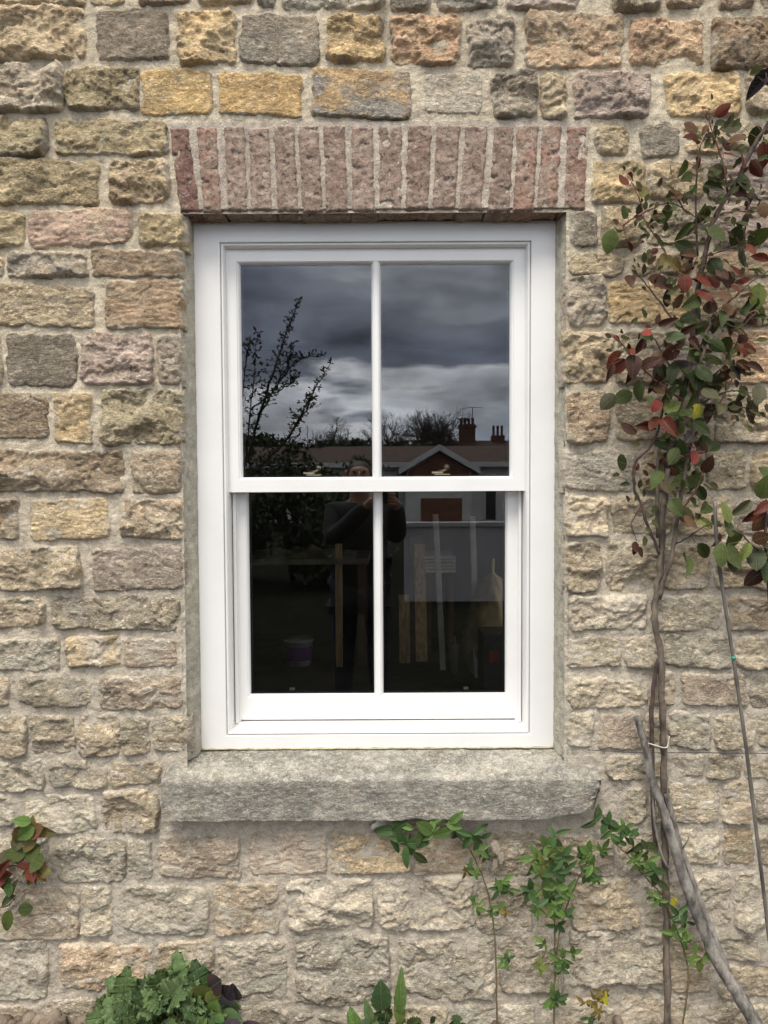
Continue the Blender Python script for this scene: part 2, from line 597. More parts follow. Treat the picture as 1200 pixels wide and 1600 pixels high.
# x0, y0, x1, y1 in photograph pixels on the wall face, tone, finish (r rock faced, l layered, f flat, s scalloped), lime
ST = [
 (-25,-40,135,8,'t','r'),(140,-40,195,8,'y','f'),(214,-40,300,6,'b','l'),(308,-40,395,6,'t','r'),(402,-36,432,10,'g','r'),(440,-40,600,12,'w','s'),
 (608,-40,670,16,'d','r'),(682,-30,780,15,'g','r'),(788,-30,905,13,'P','r'),(958,-30,1033,18,'T','s'),(1045,-30,1102,11,'k','r'),(1125,-30,1180,12,'b','r'),(1190,-30,1240,12,'t','r'),
 (-25,10,135,94,'t','s'),(150,15,263,91,'d','f'),(277,15,367,101,'y','s'),(376,22,498,100,'g','f'),(511,22,601,96,'y','s'),(612,25,718,99,'n','s'),
 (730,27,806,106,'g','s'),(821,21,973,104,'k','r'),(984,27,1101,101,'n','s'),(1115,25,1225,106,'b','s'),
 (-25,100,96,173,'w','s'),(97,105,218,173,'o','s'),(219,106,329,179,'Y','f'),(340,112,472,180,'Y','f'),(485,107,642,183,'s','f'),(662,112,754,178,'w','f'),
 (768,112,840,181,'g','s'),(846,112,886,188,'t','s'),(896,112,1016,183,'P','s'),(1040,111,1158,181,'y','r'),(1168,108,1240,178,'T','r'),
 (-25,182,72,243,'o','s'),(87,186,262,241,'o','r'),(930,195,985,243,'T','r'),(1000,191,1062,246,'g','f'),(1066,191,1130,241,'t','r'),(1136,190,1240,235,'T','r'),
 (-25,246,155,321,'o','r'),(168,249,263,319,'t','s'),(926,251,1010,319,'y','r'),(1013,252,1100,311,'t','r'),(1106,246,1240,311,'P','l'),
 (-25,327,38,386,'o','r'),(42,324,206,386,'p','l'),(216,330,287,386,'o','r'),(893,331,934,387,'d','f'),(943,320,1001,386,'t','r'),(1007,320,1110,382,'T','r'),(1118,318,1240,386,'P','l'),
 (10,392,138,433,'g','s'),(-25,392,4,433,'t','r'),(142,390,281,433,'b','l'),(887,393,978,429,'T','l'),(986,394,1080,431,'t','r'),(1090,392,1240,434,'k','l'),
 (-25,443,147,510,'T','l'),(165,436,283,512,'b','l'),(886,432,946,510,'g','s'),(950,438,1086,507,'y','l'),(1092,440,1240,507,'t','l'),
 (-25,520,1,602,'t','r'),(8,521,118,603,'d','f'),(125,519,239,600,'P','s'),(246,524,283,602,'g','r'),(883,517,959,600,'t','s'),(964,517,1042,600,'T','r'),(1050,520,1122,600,'P','r'),(1128,514,1240,600,'n','l'),
 (-25,612,73,686,'b','l'),(86,613,142,694,'y','r'),(157,607,283,694,'o','s'),(888,611,952,692,'k','r'),(964,610,1052,689,'T','r'),(1056,610,1110,691,'g','r'),(1118,614,1240,692,'T','s'),
 (-25,704,193,768,'b','s'),(206,704,283,772,'k','r'),(883,704,992,767,'g','l'),(1000,704,1098,770,'t','r'),(1105,704,1166,766,'T','r'),(1174,704,1240,766,'t','r'),
 (-25,778,31,842,'b','s'),(47,778,171,844,'y','l'),(190,778,284,842,'k','s'),(887,777,950,839,'T','s'),(957,775,1052,837,'T','r'),(1060,776,1142,837,'t','r'),(1150,776,1240,837,'P','r'),
 (-25,854,124,922,'T','s'),(143,852,286,924,'P','l'),(885,845,938,926,'T','s'),(948,846,1030,924,'T','s'),(1036,848,1108,921,'t','r'),(1117,846,1240,920,'T','s'),
 (-25,934,69,984,'t','s'),(80,931,279,985,'T','s'),(889,929,1012,986,'w','s'),(1021,930,1130,986,'T','r'),(1137,930,1240,986,'k','s'),
 (-25,997,93,1049,'w','r'),(103,991,190,1044,'y','s'),(192,996,277,1044,'p','l'),(888,996,971,1043,'o','l'),(977,992,1030,1045,'G','r'),(1036,990,1143,1045,'G','r'),(1150,994,1240,1046,'T','s'),
 (-25,1058,16,1106,'T','r'),(28,1057,143,1104,'o','r'),(154,1056,284,1108,'p','s'),(888,1060,1014,1108,'T','s'),(1021,1052,1058,1105,'t','r'),(1066,1052,1166,1104,'r','f'),(1173,1054,1240,1106,'g','r'),
 (-25,1117,41,1182,'T','s'),(48,1117,118,1179,'W','s'),(120,1117,187,1183,'T','s'),(190,1121,233,1181,'t','r'),(238,1120,296,1176,'T','r'),
 (888,1113,926,1168,'G','r'),(936,1115,1004,1172,'r','f'),(1009,1115,1040,1170,'t','r'),(1045,1112,1111,1171,'G','r'),(1116,1115,1180,1171,'t','r'),(1186,1115,1240,1171,'G','r'),
 (-25,1190,66,1236,'W','s'),(77,1187,169,1233,'W','s'),(172,1190,251,1228,'t','r'),(946,1180,1011,1221,'W','r'),(1016,1182,1040,1216,'t','r'),(1045,1178,1100,1216,'W','r'),(1105,1178,1160,1217,'T','s'),(1166,1180,1240,1218,'T','r'),
 (-25,1242,23,1292,'W','s'),(38,1240,149,1304,'W','s'),(159,1234,249,1302,'T','s'),(974,1228,1010,1290,'G','r'),(1016,1224,1040,1288,'t','l'),(1044,1222,1123,1286,'W','l'),(1128,1222,1173,1286,'T','r'),(1179,1226,1240,1287,'g','r'),
 (-25,1309,76,1380,'W','s'),(90,1308,198,1380,'W','s'),(201,1312,237,1376,'w','r'),(248,1307,376,1372,'p','r'),(390,1299,512,1368,'P','l'),(518,1299,641,1365,'y','r'),(646,1302,760,1365,'k','r'),(766,1300,850,1371,'t','r'),
 (856,1305,962,1370,'p','r'),(966,1300,1030,1370,'T','r'),(1066,1294,1128,1354,'W','r'),(1131,1292,1180,1352,'y','l'),(1186,1296,1240,1354,'T','r'),
 (-25,1389,123,1466,'k','r'),(129,1385,176,1461,'W','r'),(189,1385,326,1461,'G','r'),(335,1379,437,1461,'k','r'),(448,1374,584,1451,'w','s'),(592,1370,740,1451,'w','s'),
 (746,1380,832,1461,'T','r'),(838,1380,890,1451,'y','r'),(895,1372,1000,1452,'t','s'),(1006,1376,1062,1450,'G','r'),(1082,1364,1141,1447,'W','s'),(1149,1364,1196,1452,'W','s'),(1202,1366,1240,1452,'w','r'),
 (-25,1470,74,1562,'g','r'),(94,1475,236,1548,'n','r'),(245,1470,334,1552,'t','r'),(340,1472,452,1566,'w','r'),(460,1460,609,1572,'w','s'),(621,1469,772,1562,'W','s'),
 (780,1460,882,1552,'g','r'),(890,1455,1040,1542,'g','s'),(1046,1460,1112,1552,'T','r'),(1119,1459,1186,1502,'W','s'),(1122,1508,1240,1562,'T','r'),
 (-25,1572,60,1660,'b','r'),(70,1560,150,1650,'T','r'),(160,1562,300,1650,'t','r'),(308,1572,450,1650,'g','r'),(458,1582,590,1660,'W','s'),(598,1572,700,1655,'t','r'),(708,1570,835,1650,'W','r'),
 (842,1560,960,1650,'T','r'),(968,1552,1080,1640,'g','r'),(1088,1570,1240,1650,'T','r'),
]

wall = thing('stone_wall', 'coursed rubble sandstone house wall with pale mortar around the white window', 'wall')


def stone_height(x, z, hw, hh, seed, fin, rs, blend=0):
    sx, sz = rs.uniform(-50, 50, 2)
    X, Z = x + sx, z + sz
    wx = .006 * fbm(X * 14, Z * 14, seed, 3)
    wz = .005 * fbm(X * 14 + 7, Z * 14 + 3, seed + 5, 3)
    tilt = rs.uniform(-.05, .05)
    px_, pz_ = np.abs(x + wx), np.abs(z + wz + x * tilt)
    r = rs.uniform(.010, .030)
    qx, qz = px_ - (hw - r), pz_ - (hh - r)
    sd = -(np.sqrt(np.maximum(qx, 0) ** 2 + np.maximum(qz, 0) ** 2) + np.minimum(np.maximum(qx, qz), 0) - r)
    sd = sd + .0030 * fbm(X * 26, Z * 26, seed + 15, 3) + .0022 * fbm(X * 80, Z * 80, seed + 9, 3)
    smear = sst(.013, .001, sd + .006 * fbm(X * 35, Z * 50, seed + 30, 4, .6)) * sst(-.5 - .5 * blend, .35 - .3 * blend, fbm(X * 15, Z * 15, seed + 33, 3))
    smear = np.maximum(smear, (.45 + .35 * blend) * sst(.45 - .4 * blend, .9 - .3 * blend, fbm(X * 11, Z * 16, seed + 35, 4, .6)))
    soft = rs.uniform(.005, .011) if fin != 'f' else .007
    edge = sst(-.004, soft, sd)
    base = rs.uniform(.004, .011)
    fine = .0012 * fbm(X * 75, Z * 110, seed + 3, 3, .6)
    if fin == 'f':
        rock = base + .0018 * fbm(X * 25, Z * 25, seed, 4) + fine * 1.2
    else:
        # cleaved planes
        pl = None
        for k in range(5):
            a, b = rs.uniform(-.22, .22), rs.uniform(-.30, .22)
            cx, cz = rs.uniform(-hw, hw), rs.uniform(-hh, hh)
            h = a * (x - cx) + b * (z - cz) + rs.uniform(.000, .007)
            pl = h if pl is None else np.minimum(pl, h)
        pl = np.clip(pl, -.012, .010)
        wX = X + .02 * fbm(X * 11, Z * 11, seed + 21, 3); wZ = Z + .02 * fbm(X * 11 + 5, Z * 11, seed + 22, 3)
        if fin == 'l':
            t = wZ * rs.uniform(48, 70) + 1.3 * fbm(wX * 6, wZ * 12, seed + 2, 3)
            f = t - np.floor(t)
            saw = sst(0, .8, f) * (1 - sst(.86, 1.0, f))
            rock = base + .6 * pl + .0042 * (saw - .5) * (.6 + noise(X * 20, Z * 60, seed + 8)) + .0016 * fbm(X * 16, Z * 90, seed + 4, 4)
        else:
            k = rs.uniform(2.0, 3.0) if fin == 's' else rs.uniform(1.2, 2.0)
            n1 = fbm(wX * 9, wZ * 13, seed + 1, 4, .55)
            t = n1 * k
            f = t - np.floor(t)
            terr = np.floor(t) + sst(0, .20, f)
            amp = .0078 if fin == 's' else .0056
            rd = 1 - np.abs(fbm(wX * 22, wZ * 36, seed + 6, 4, .6))
            rock = base + .003 + pl + amp * terr * .75 + .0034 * n1 + .0040 * (rd - .7)
        crk = np.abs(fbm(wX * 8 + 3, wZ * 15, seed + 40, 3))
        rock = rock - .0065 * sst(.055, .0, crk) * sst(-.1, .5, fbm(X * 9, Z * 9, seed + 41, 2))
        rock = rock + fine * 1.5
        rock = base * .6 + .001 + (rock - np.percentile(rock, rs.uniform(5, 18) + 9 * blend)) * (.84 - .16 * blend)
    return -.012 + edge * (.012 + np.maximum(rock, -.003)), smear


def grid_faces(nx, nz):
    i = np.arange((nx - 1) * (nz - 1))
    a = (i // (nx - 1)) * nx + i % (nx - 1)
    return np.stack([a, a + 1, a + nx + 1, a + nx], 1)


def stone_geo(hw, hh, seed, fin, rs, step, blend=0):
    nx = max(4, int(2 * hw / step) + 1); nz = max(4, int(2 * hh / step) + 1)
    gx, gz = np.meshgrid(np.linspace(-hw - .003, hw + .003, nx), np.linspace(-hh - .003, hh + .003, nz))
    h, sm = stone_height(gx, gz, hw, hh, seed, fin, rs, blend)
    V = np.stack([gx.ravel(), -h.ravel(), gz.ravel()], 1)
    F = grid_faces(nx, nz)
    # closed sides and back, buried in the wall
    ring = list(range(nx)) + [k * nx + nx - 1 for k in range(1, nz)] + [(nz - 1) * nx + k for k in range(nx - 2, -1, -1)] + [k * nx for k in range(nz - 2, 0, -1)]
    rv = V[ring].copy(); rv[:, 1] = .07
    n0 = len(V); m = len(ring)
    ra = np.array(ring); rb = np.roll(ra, -1); ia = np.arange(m) + n0; ib = np.roll(ia, -1)
    side = np.stack([rb, ra, ia, ib], 1)
    return np.vstack([V, rv]), np.vstack([F, side]), np.concatenate([sm.ravel(), np.ones(m)]), n0


def stone_tone(c, amt=.30):
    m = lin((178, 166, 145))
    return [(v * (1 - amt) + q * amt) * 1.38 for v, q in zip(lin(c), m)]


def add_stone(i, x0, x1, z0, z1, tone, fin, lime, blend=0):
    rs = np.random.RandomState(1000 + i)
    hw, hh = (x1 - x0) / 2 + .003, (z1 - z0) / 2 + .003
    V, F, m, n0 = stone_geo(hw, hh, 31 * i, fin, rs, .0034, blend)
    me = mesh('stone', V, F, True)
    at = me.attributes.new('smear', 'FLOAT', 'POINT'); at.data.foreach_set('value', m.astype(np.float32))
    o = link('stone', me, M['stone'], wall, ((x0 + x1) / 2, 0, (z0 + z1) / 2))
    a, b = TONES[tone]
    j = rs.uniform(.88, 1.08) * (1 - .10 * blend); w = rs.uniform(-.03, .03)
    o['tone_a'] = [float(v * j * (1 + s * w)) for v, s in zip(stone_tone(a, .30 + .34 * blend), (1, 0, -1))]
    o['tone_b'] = [float(v * j * (1 + s * w)) for v, s in zip(stone_tone(b, .33 + .38 * blend), (1, 0, -1))]
    o['lime'] = float(lime)
    o['grain'] = float(rs.uniform(.45, 1.25) if fin != 'f' else rs.uniform(.8, 1.3))
    return o


for i, s in enumerate(ST):
    x0, x1, z0, z1 = rect(s[0], s[1], s[2], s[3], -.006)
    low = min(1, max(0, (s[1] - 800) / 500))
    lime = .22 + .38 * low + (.3 if s[4] in 'wW' else 0)
    add_stone(i, x0, x1, z0, z1, s[4], s[5], lime, min(1, max(0, (s[1] - 500) / 500)))

# opening in the wall
OX0 = P(286, 750, 0)[0]; OX1 = P(883, 750, 0)[0]
OZ1 = P(590, 333, 0)[2]; OZ0 = .70
WX, WZ = 6.0, 4.6                      # half width and height of the wall built


def axis(a, b, lo, hi, fine, coarse):
    return np.concatenate([np.arange(a, lo, coarse), np.arange(lo, hi, fine), np.arange(hi, b + coarse, coarse)])


def mortar_sheet():
    xs = axis(-WX, WX, -1.12, 1.12, .0048, .05)
    zs = axis(-.15, WZ, -.02, 2.86, .0048, .05)
    # snap grid lines to the opening
    for arr, vals in ((xs, (OX0, OX1)), (zs, (OZ0, OZ1))):
        for v in vals:
            arr[np.argmin(abs(arr - v))] = v
    gx, gz = np.meshgrid(xs, zs)
    h = .0022 * fbm(gx * 9, gz * 9, 77, 3) + .0022 * fbm(gx * 34, gz * 44, 78, 4, .65) + .0014 * noise(gx * 120, gz * 120, 79)
    h += .0026 * sst(1.35, .6, gz) * (1 + fbm(gx * 5, gz * 5, 99, 3))
    V = np.stack([gx.ravel(), -h.ravel(), gz.ravel()], 1)
    F = grid_faces(len(xs), len(zs))
    c = V[F].mean(1)
    keep = ~((c[:, 0] > OX0) & (c[:, 0] < OX1) & (c[:, 2] > OZ0) & (c[:, 2] < OZ1))
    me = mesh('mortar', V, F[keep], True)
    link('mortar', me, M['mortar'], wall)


mortar_sheet()
core = MB()
core.box(-WX, OX0 - .004, .02, .36, -.2, WZ)
core.box(OX1 + .004, WX, .02, .36, -.2, WZ)
core.box(OX0 - .004, OX1 + .004, .02, .36, OZ1 + .05, WZ)
core.box(OX0 - .004, OX1 + .004, .02, .36, -.2, OZ0 - .09)
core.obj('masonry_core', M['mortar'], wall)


def far_stones():
    """the wall goes on outside the picture: random courses, one joined part"""
    rs = np.random.RandomState(5)
    x_l, x_r = P(-30, 800, 0)[0], P(1246, 800, 0)[0]
    z_b, z_t = P(600, 1655, 0)[2], P(600, -46, 0)[2]
    Vs, Fs, A, B, Lm, Sm = [], [], [], [], [], []
    n = 0; z = -.1; k = 0
    keys = 'tTogkbPwyTtto'
    while z < 3.6:
        hh = rs.uniform(.085, .14)
        x = -2.6
        while x < 2.6:
            w = rs.uniform(.11, .27)
            xa, xb = x, x + w
            za_, zb_ = z, z + hh
            inside = (xb > x_l and xa < x_r and z + hh > z_b and z < z_t)
            if inside:
                if xa < x_l - .07:
                    xb = x_l
                elif xb > x_r + .07 and xa >= x_r - .12:
                    xa = x_r
                else:
                    if z + hh > z_t + .05:
                        za_, zb_ = z_t, z + hh
                    else:
                        xa = xb
            if xb - xa > .06:
                cx, cz = (xa + xb) / 2, (za_ + zb_) / 2
                V, F, m, n0 = stone_geo((xb - xa) / 2 - .001, (zb_ - za_) / 2 - .001, 900 + k, rs.choice(list('rsrl')), np.random.RandomState(k), .011)
                V[:, 0] += cx; V[:, 2] += cz
                Vs.append(V); Fs.append(F + n); n += len(V)
                a, b = TONES[rs.choice(list(keys))]
                A.append(np.tile(stone_tone(a) + [1], (len(V), 1))); B.append(np.tile(stone_tone(b) + [1], (len(V), 1)))
                Sm.append(m); Lm.append(np.full(len(V), .4)); k += 1
            x += w + rs.uniform(.008, .02)
        z += hh + .016
    me = mesh('stones_beyond', np.vstack(Vs), np.vstack(Fs), True)
    for nm, arr in (('tone_a', np.vstack(A)), ('tone_b', np.vstack(B))):
        at = me.attributes.new(nm, 'FLOAT_COLOR', 'POINT'); at.data.foreach_set('color', arr.astype(np.float32).ravel())
    at = me.attributes.new('lime', 'FLOAT', 'POINT'); at.data.foreach_set('value', np.concatenate(Lm).astype(np.float32))
    at = me.attributes.new('smear', 'FLOAT', 'POINT'); at.data.foreach_set('value', np.concatenate(Sm).astype(np.float32))
    o = link('stones_beyond', me, M['stone_far'], wall)
    o['kind'] = 'stuff'


far_stones()

# ------------------------------------------------------------------ brick lintel
BR = [(265,293,283,312),(307,338,319,345),(349,382,357,387),(389,419,392,426),(427,459,435,466),(466,497,473,504),(504,539,510,544),(548,583,551,586),
      (592,629,592,629),(637,675,634,669),(683,719,676,711),(728,762,717,753),(773,803,762,796),(810,841,802,833),(848,878,839,871),(887,918,881,913)]


def brick_material():
    m, nt, b, o = new_mat('old_brick')
    g = NG(nt)
    v = obj_coords(g)
    ta = g.attr('tone_a').outputs['Color']; tb = g.attr('tone_b').outputs['Color']
    n1 = g.noise(v, 18, 5, .6, .5)
    col = g.mix(g.rng(n1, .42, .6), ta, tb)
    n2 = g.noise(v, 70, 5, .7, .3)
    col = g.mix(1.0, col, g.grey(g.rng(n2, .3, .7, .6, 1.35, False)), 'MULTIPLY')
    n3 = g.noise(v, 300, 3, .7)
    col = g.mix(1.0, col, g.grey(g.rng(n3, .3, .7, .75, 1.25, False)), 'MULTIPLY')
    n4 = g.noise(v, 45, 6, .7, .6)
    col = g.mix(g.math('MULTIPLY', g.rng(n4, .56, .64), .65), col, (.42, .35, .28))
    n5 = g.noise(v, 60, 3, .6, 1)
    col = g.mix(g.math('MULTIPLY', g.rng(n5, .63, .69), .7), col, (.03, .022, .02))
    g.put(b.inputs['Base Color'], col)
    b.inputs['Roughness'].default_value = .93
    b.inputs['Specular IOR Level'].default_value = .25
    pit = g.rng(g.noise(v, 95, 4, .6, .5), .30, .45)
    hb = g.math('ADD', g.math('MULTIPLY', pit, .5), g.math('ADD', g.math('MULTIPLY', n2, .6), g.math('MULTIPLY', n3, .2)))
    g.put(b.inputs['Normal'], g.bump(hb, 1.0, .006))
    return m


M['brick'] = brick_material()
BTOP, BBOT = 195, 331
zt, zb = P(590, BTOP, -.006)[2], P(590, BBOT, -.006)[2]


def lintel():
    # mortar bed of the lintel, slightly recessed, trapezoid with real depth
    xa, xb = P(262, 190, 0)[0], P(920, 190, 0)[0]
    xc, xd = P(287, BBOT, 0)[0], P(908, BBOT, 0)[0]
    nx, nz = 260, 60
    u, w = np.meshgrid(np.linspace(0, 1, nx), np.linspace(0, 1, nz))
    x = (xc * (1 - w) + xa * w) * (1 - u) + (xd * (1 - w) + xb * w) * u
    z = zb + .008 + (zt + .001 - zb) * w
    h = .0040 + .0022 * fbm(x * 60, z * 25, 5, 4)
    V = np.stack([x.ravel(), -h.ravel(), z.ravel()], 1)
    F = grid_faces(nx, nz)
    bot = V[:nx].copy(); bot[:, 1] = .13
    V = np.vstack([V, bot])
    i = np.arange(nx - 1)
    F = np.vstack([F, np.stack([i + 1, i, nx * nz + i, nx * nz + i + 1], 1)])
    bed = link('brick_lintel', mesh('brick_lintel', V, F, True), M['joint'], wall)
    for k, (a, b, c, d) in enumerate(BR):
        a, b, c, d = a - 3.4, b + 3.4, c - 3.4, d + 3.4
        rs = np.random.RandomState(300 + k)
        ax, bx = P(a, BTOP, -.006)[0], P(b, BTOP, -.006)[0]
        cx, dx = P(c, BBOT, -.006)[0], P(d, BBOT, -.006)[0]
        nx, nz = 16, 70
        u, w = np.meshgrid(np.linspace(0, 1, nx), np.linspace(0, 1, nz))
        zl, zh = zb + rs.uniform(-.005, .004), zt + rs.uniform(-.004, .004)
        x = (cx * (1 - w) + ax * w) * (1 - u) + (dx * (1 - w) + bx * w) * u
        z = zl + (zh - zl) * w
        wid = .028
        x = x + .0016 * fbm(z * 40 + k * 9, u * 2, k, 3)
        ed = np.minimum(np.minimum(u, 1 - u) * wid * 2, np.minimum(w, 1 - w) * (zh - zl))
        h = -.004 + sst(0, .008, ed + .0015 * fbm(x * 90, z * 90, k + 3, 3)) * (.004 + .0085 + rs.uniform(-.0015, .002))
        h = h + .0022 * fbm(x * 35, z * 35, k + 8, 4, .6) - .005 * sst(.45, .8, fbm(x * 30, z * 30 + 5, k + 50, 3)) 
        V = np.stack([x.ravel(), -h.ravel(), z.ravel()], 1)
        F = grid_faces(nx, nz)
        ring = list(range(nx)) + [q * nx + nx - 1 for q in range(1, nz)] + [(nz - 1) * nx + q for q in range(nx - 2, -1, -1)] + [q * nx for q in range(nz - 2, 0, -1)]
        # the underside runs back to the window frame
        nb = 9
        n0 = len(V)
        rings = [np.array(ring)]
        allv = [V]
        for q in range(1, nb + 1):
            rv = V[ring].copy()
            rv[:, 1] = .005 + .115 * q / nb
            bn = np.abs(rv[:, 2] - zl) < .002
            rv[:, 2] += np.where(bn, .004 * fbm(rv[:, 0] * 40, rv[:, 1] * 40, k, 3), 0)
            allv.append(rv)
            rings.append(np.arange(len(ring)) + n0); n0 += len(ring)
        FF = [F]
        for q in range(nb):
            ra, rb_ = rings[q], rings[q + 1]
            FF.append(np.stack([np.roll(ra, -1), ra, rb_, np.roll(rb_, -1)], 1))
        cen = np.array([(ax + dx) / 2, 0, (zl + zh) / 2])
        o = link('brick', mesh('brick', np.vstack(allv) - cen, np.vstack(FF), True), M['brick'], bed, cen)
        if k == 0:
            ca, cb = (98, 56, 50), (126, 92, 80)
            o['label'] = 'dark red brick at the left end of the lintel'
        elif k in (1, 13, 14, 15):
            ca, cb = (142, 106, 90), (148, 128, 112)
        elif k in (6, 9):
            ca, cb = (122, 96, 86), (146, 126, 112)
        else:
            ca, cb = (130, 108, 96), (150, 132, 118)
        j = rs.uniform(.9, 1.1)
        mt = lin((158, 140, 124))
        o['tone_a'] = [(v * .68 + q * .32) * j * .93 for v, q in zip(lin(ca), mt)]
        o['tone_b'] = [(v * .68 + q * .32) * j * .93 for v, q in zip(lin(cb), mt)]


lintel()

# ------------------------------------------------------------------ stone window sill
FY = .065


def sill():
    yf = -.060
    xl, xr = P(251, 1245, yf)[0], P(941, 1245, yf)[0]
    z_tf, z_bf = P(590, 1218, yf)[2], P(590, 1284, yf)[2]
    z_bk = P(590, 1171, FY)[2]
    # section walked from the frame over the top edge down the face and back under
    sec = [(.10, z_bk + .004)]
    n1 = 30
    for i in range(1, n1):
        t = i / n1
        sec.append((.10 + (yf + .006 - .10) * t, z_bk + .004 + (z_tf - z_bk - .004) * (t ** 1.25)))
    for a in np.linspace(0, pi / 2, 6):
        sec.append((yf + .006 - .006 * sin(a), z_tf - .006 + .006 * cos(a)))
    for t in np.linspace(.06, .96, 26):
        sec.append((yf + .002 * sin(t * 3), z_tf - .006 + (z_bf - z_tf + .006) * t))
    for a in np.linspace(.3, pi / 2, 5):
        sec.append((yf + .008 * (1 - cos(a)), z_bf + .004 - .004 * sin(a)))
    for t in np.linspace(.1, 1, 12):
        sec.append((yf + .008 + .10 * t, z_bf + .001 * t))
    sec = np.array(sec)
    nrm = np.gradient(sec, axis=0)
    nrm = np.stack([nrm[:, 1], -nrm[:, 0]], 1)
    nrm /= np.linalg.norm(nrm, axis=1)[:, None] + 1e-9
    xs = np.linspace(xl, xr, 270)
    arc = np.cumsum(np.r_[0, np.linalg.norm(np.diff(sec, axis=0), axis=1)])
    gx, ga = np.meshgrid(xs, arc)
    wx = gx + .02 * fbm(gx * 7, ga * 7, 4, 3)
    d = .0020 * fbm(gx * 12, ga * 18, 41, 4) + .0014 * fbm(wx * 75, ga * 80, 42, 4, .6)
    d += .0008 * (1 - np.abs(fbm(wx * 60, ga * 70 + wx * 50, 43, 3)))
    arris = np.exp(-((ga - arc[n1 + 2]) / .010) ** 2)
    d -= arris * (.0005 + .006 * sst(.1, .9, fbm(gx * 9, gx * 0, 44, 4)))
    arris2 = np.exp(-((ga - arc[n1 + 34]) / .010) ** 2)
    d -= arris2 * (.001 + .006 * sst(.1, .9, fbm(gx * 8 + 5, gx * 0, 45, 4)))
    # broken right end and bruised left corner
    er = sst(.05, 0, xr - gx); el = sst(.012, 0, gx - xl)
    d -= (er * .010 + el * .005) * (1 + .6 * fbm(gx * 30, ga * 30, 46, 3))
    Y = sec[:, 0][:, None] - d * -nrm[:, 0][:, None] * -1
    n_out = -nrm
    # make sure the offset points outwards (towards the viewer on the face)
    if n_out[n1 + 15, 0] > 0:
        n_out = -n_out
    Y = sec[:, 0][:, None] + d * n_out[:, 0][:, None]
    Z = sec[:, 1][:, None] + d * n_out[:, 1][:, None]
    # the underside of the right end is broken away upwards
    face = sst(z_tf - .02, z_bf, Z)
    Z = Z + face * .022 * sst(.16, .02, xr - gx) + face * .003 * fbm(gx * 10, gx * 0 + 3, 47, 4)
    X = gx + er * face * (-.02) + 0.002 * fbm(ga * 40, gx * 0, 48, 3) * (er + el)
    V = np.stack([X.ravel(), Y.ravel(), Z.ravel()], 1)
    nxs, ns = len(xs), len(sec)
    F = grid_faces(nxs, ns)
    endl = [tuple(k * nxs for k in range(ns))]
    endr = [tuple(k * nxs + nxs - 1 for k in range(ns - 1, -1, -1))]
    c = V.mean(0)
    me = mesh('window_sill', V - c, [tuple(map(int, f)) for f in F] + endl + endr, True)
    o = link('window_sill', me, M['stone'], wall, c)
    o['tone_a'] = lin((152, 147, 136)); o['tone_b'] = lin((163, 157, 144)); o['lime'] = .08; o['grain'] = .8
    o['label'] = 'long grey dressed stone sill with worn front edge'
    return z_bk


sill()

# cement fillets between the stone reveals and the frame
FL, FR = P(307.5, 760, FY)[0], P(867.5, 760, FY)[0]
FT, FB = P(590, 345, FY)[2], P(590, 1168.5, FY)[2]


def fillet(side):
    nz, nu = 330, 16
    x_w = OX0 - .012 if side < 0 else OX1 + .012
    x_f = (FL + .003) if side < 0 else (FR - .003)
    u, w = np.meshgrid(np.linspace(0, 1, nu), np.linspace(0, 1, nz))
    z = FB - .012 + (OZ1 + .0 - FB + .012) * w
    x = x_w + (x_f - x_w) * u + .003 * fbm(z * 12, u * 2, 61 + side, 4) * np.sin(u * pi) * 2
    x = x + (.0016 * fbm(z * 30, z * 0, 63 + side, 3)) * (u > .9)
    y = -.003 + (FY - .001 + .003) * (u ** 1.6) + .0018 * fbm(x * 60, z * 60, 65, 3)
    y = np.where(u < .05, .012, y)
    y = np.where(u > .97, FY + .01, y)
    V = np.stack([x.ravel(), y.ravel(), z.ravel()], 1)
    F = grid_faces(nu, nz)
    # back sheet for thickness
    Vb = V.copy(); Vb[:, 1] = .13
    n = len(V)
    ring = list(range(nu)) + [k * nu + nu - 1 for k in range(1, nz)] + [(nz - 1) * nu + k for k in range(nu - 2, -1, -1)] + [k * nu for k in range(nz - 2, 0, -1)]
    ra = np.array(ring)
    side_f = np.stack([np.roll(ra, -1), ra, ra + n, np.roll(ra, -1) + n], 1)
    me = mesh('cement_fillet', np.vstack([V, Vb]), np.vstack([F, F[:, ::-1] + n, side_f]), True)
    link('cement_fillet', me, M['cement'], wall)


fillet(-1); fillet(1)

# ------------------------------------------------------------------ the sash window
win = thing('sash_window', 'white painted two-over-two sliding sash window under the brick lintel', 'window', (float((FL + FR) / 2), FY, float(FB)))


def ring_mesh(mb, outer, inner, prof):
    """prof: list of (t, y); t runs 0 at the outer rectangle to 1 at the inner, mitred corners"""
    o, i = np.array(outer), np.array(inner)
    V = []
    for t, y in prof:
        x0, x1, z0, z1 = o + (i - o) * t
        V += [(x0, y, z0), (x1, y, z0), (x1, y, z1), (x0, y, z1)]
    F = []
    for k in range(len(prof) - 1):
        for q in range(4):
            F.append((k * 4 + q, k * 4 + (q + 1) % 4, (k + 1) * 4 + (q + 1) % 4, (k + 1) * 4 + q))
    mb.add(V, F)


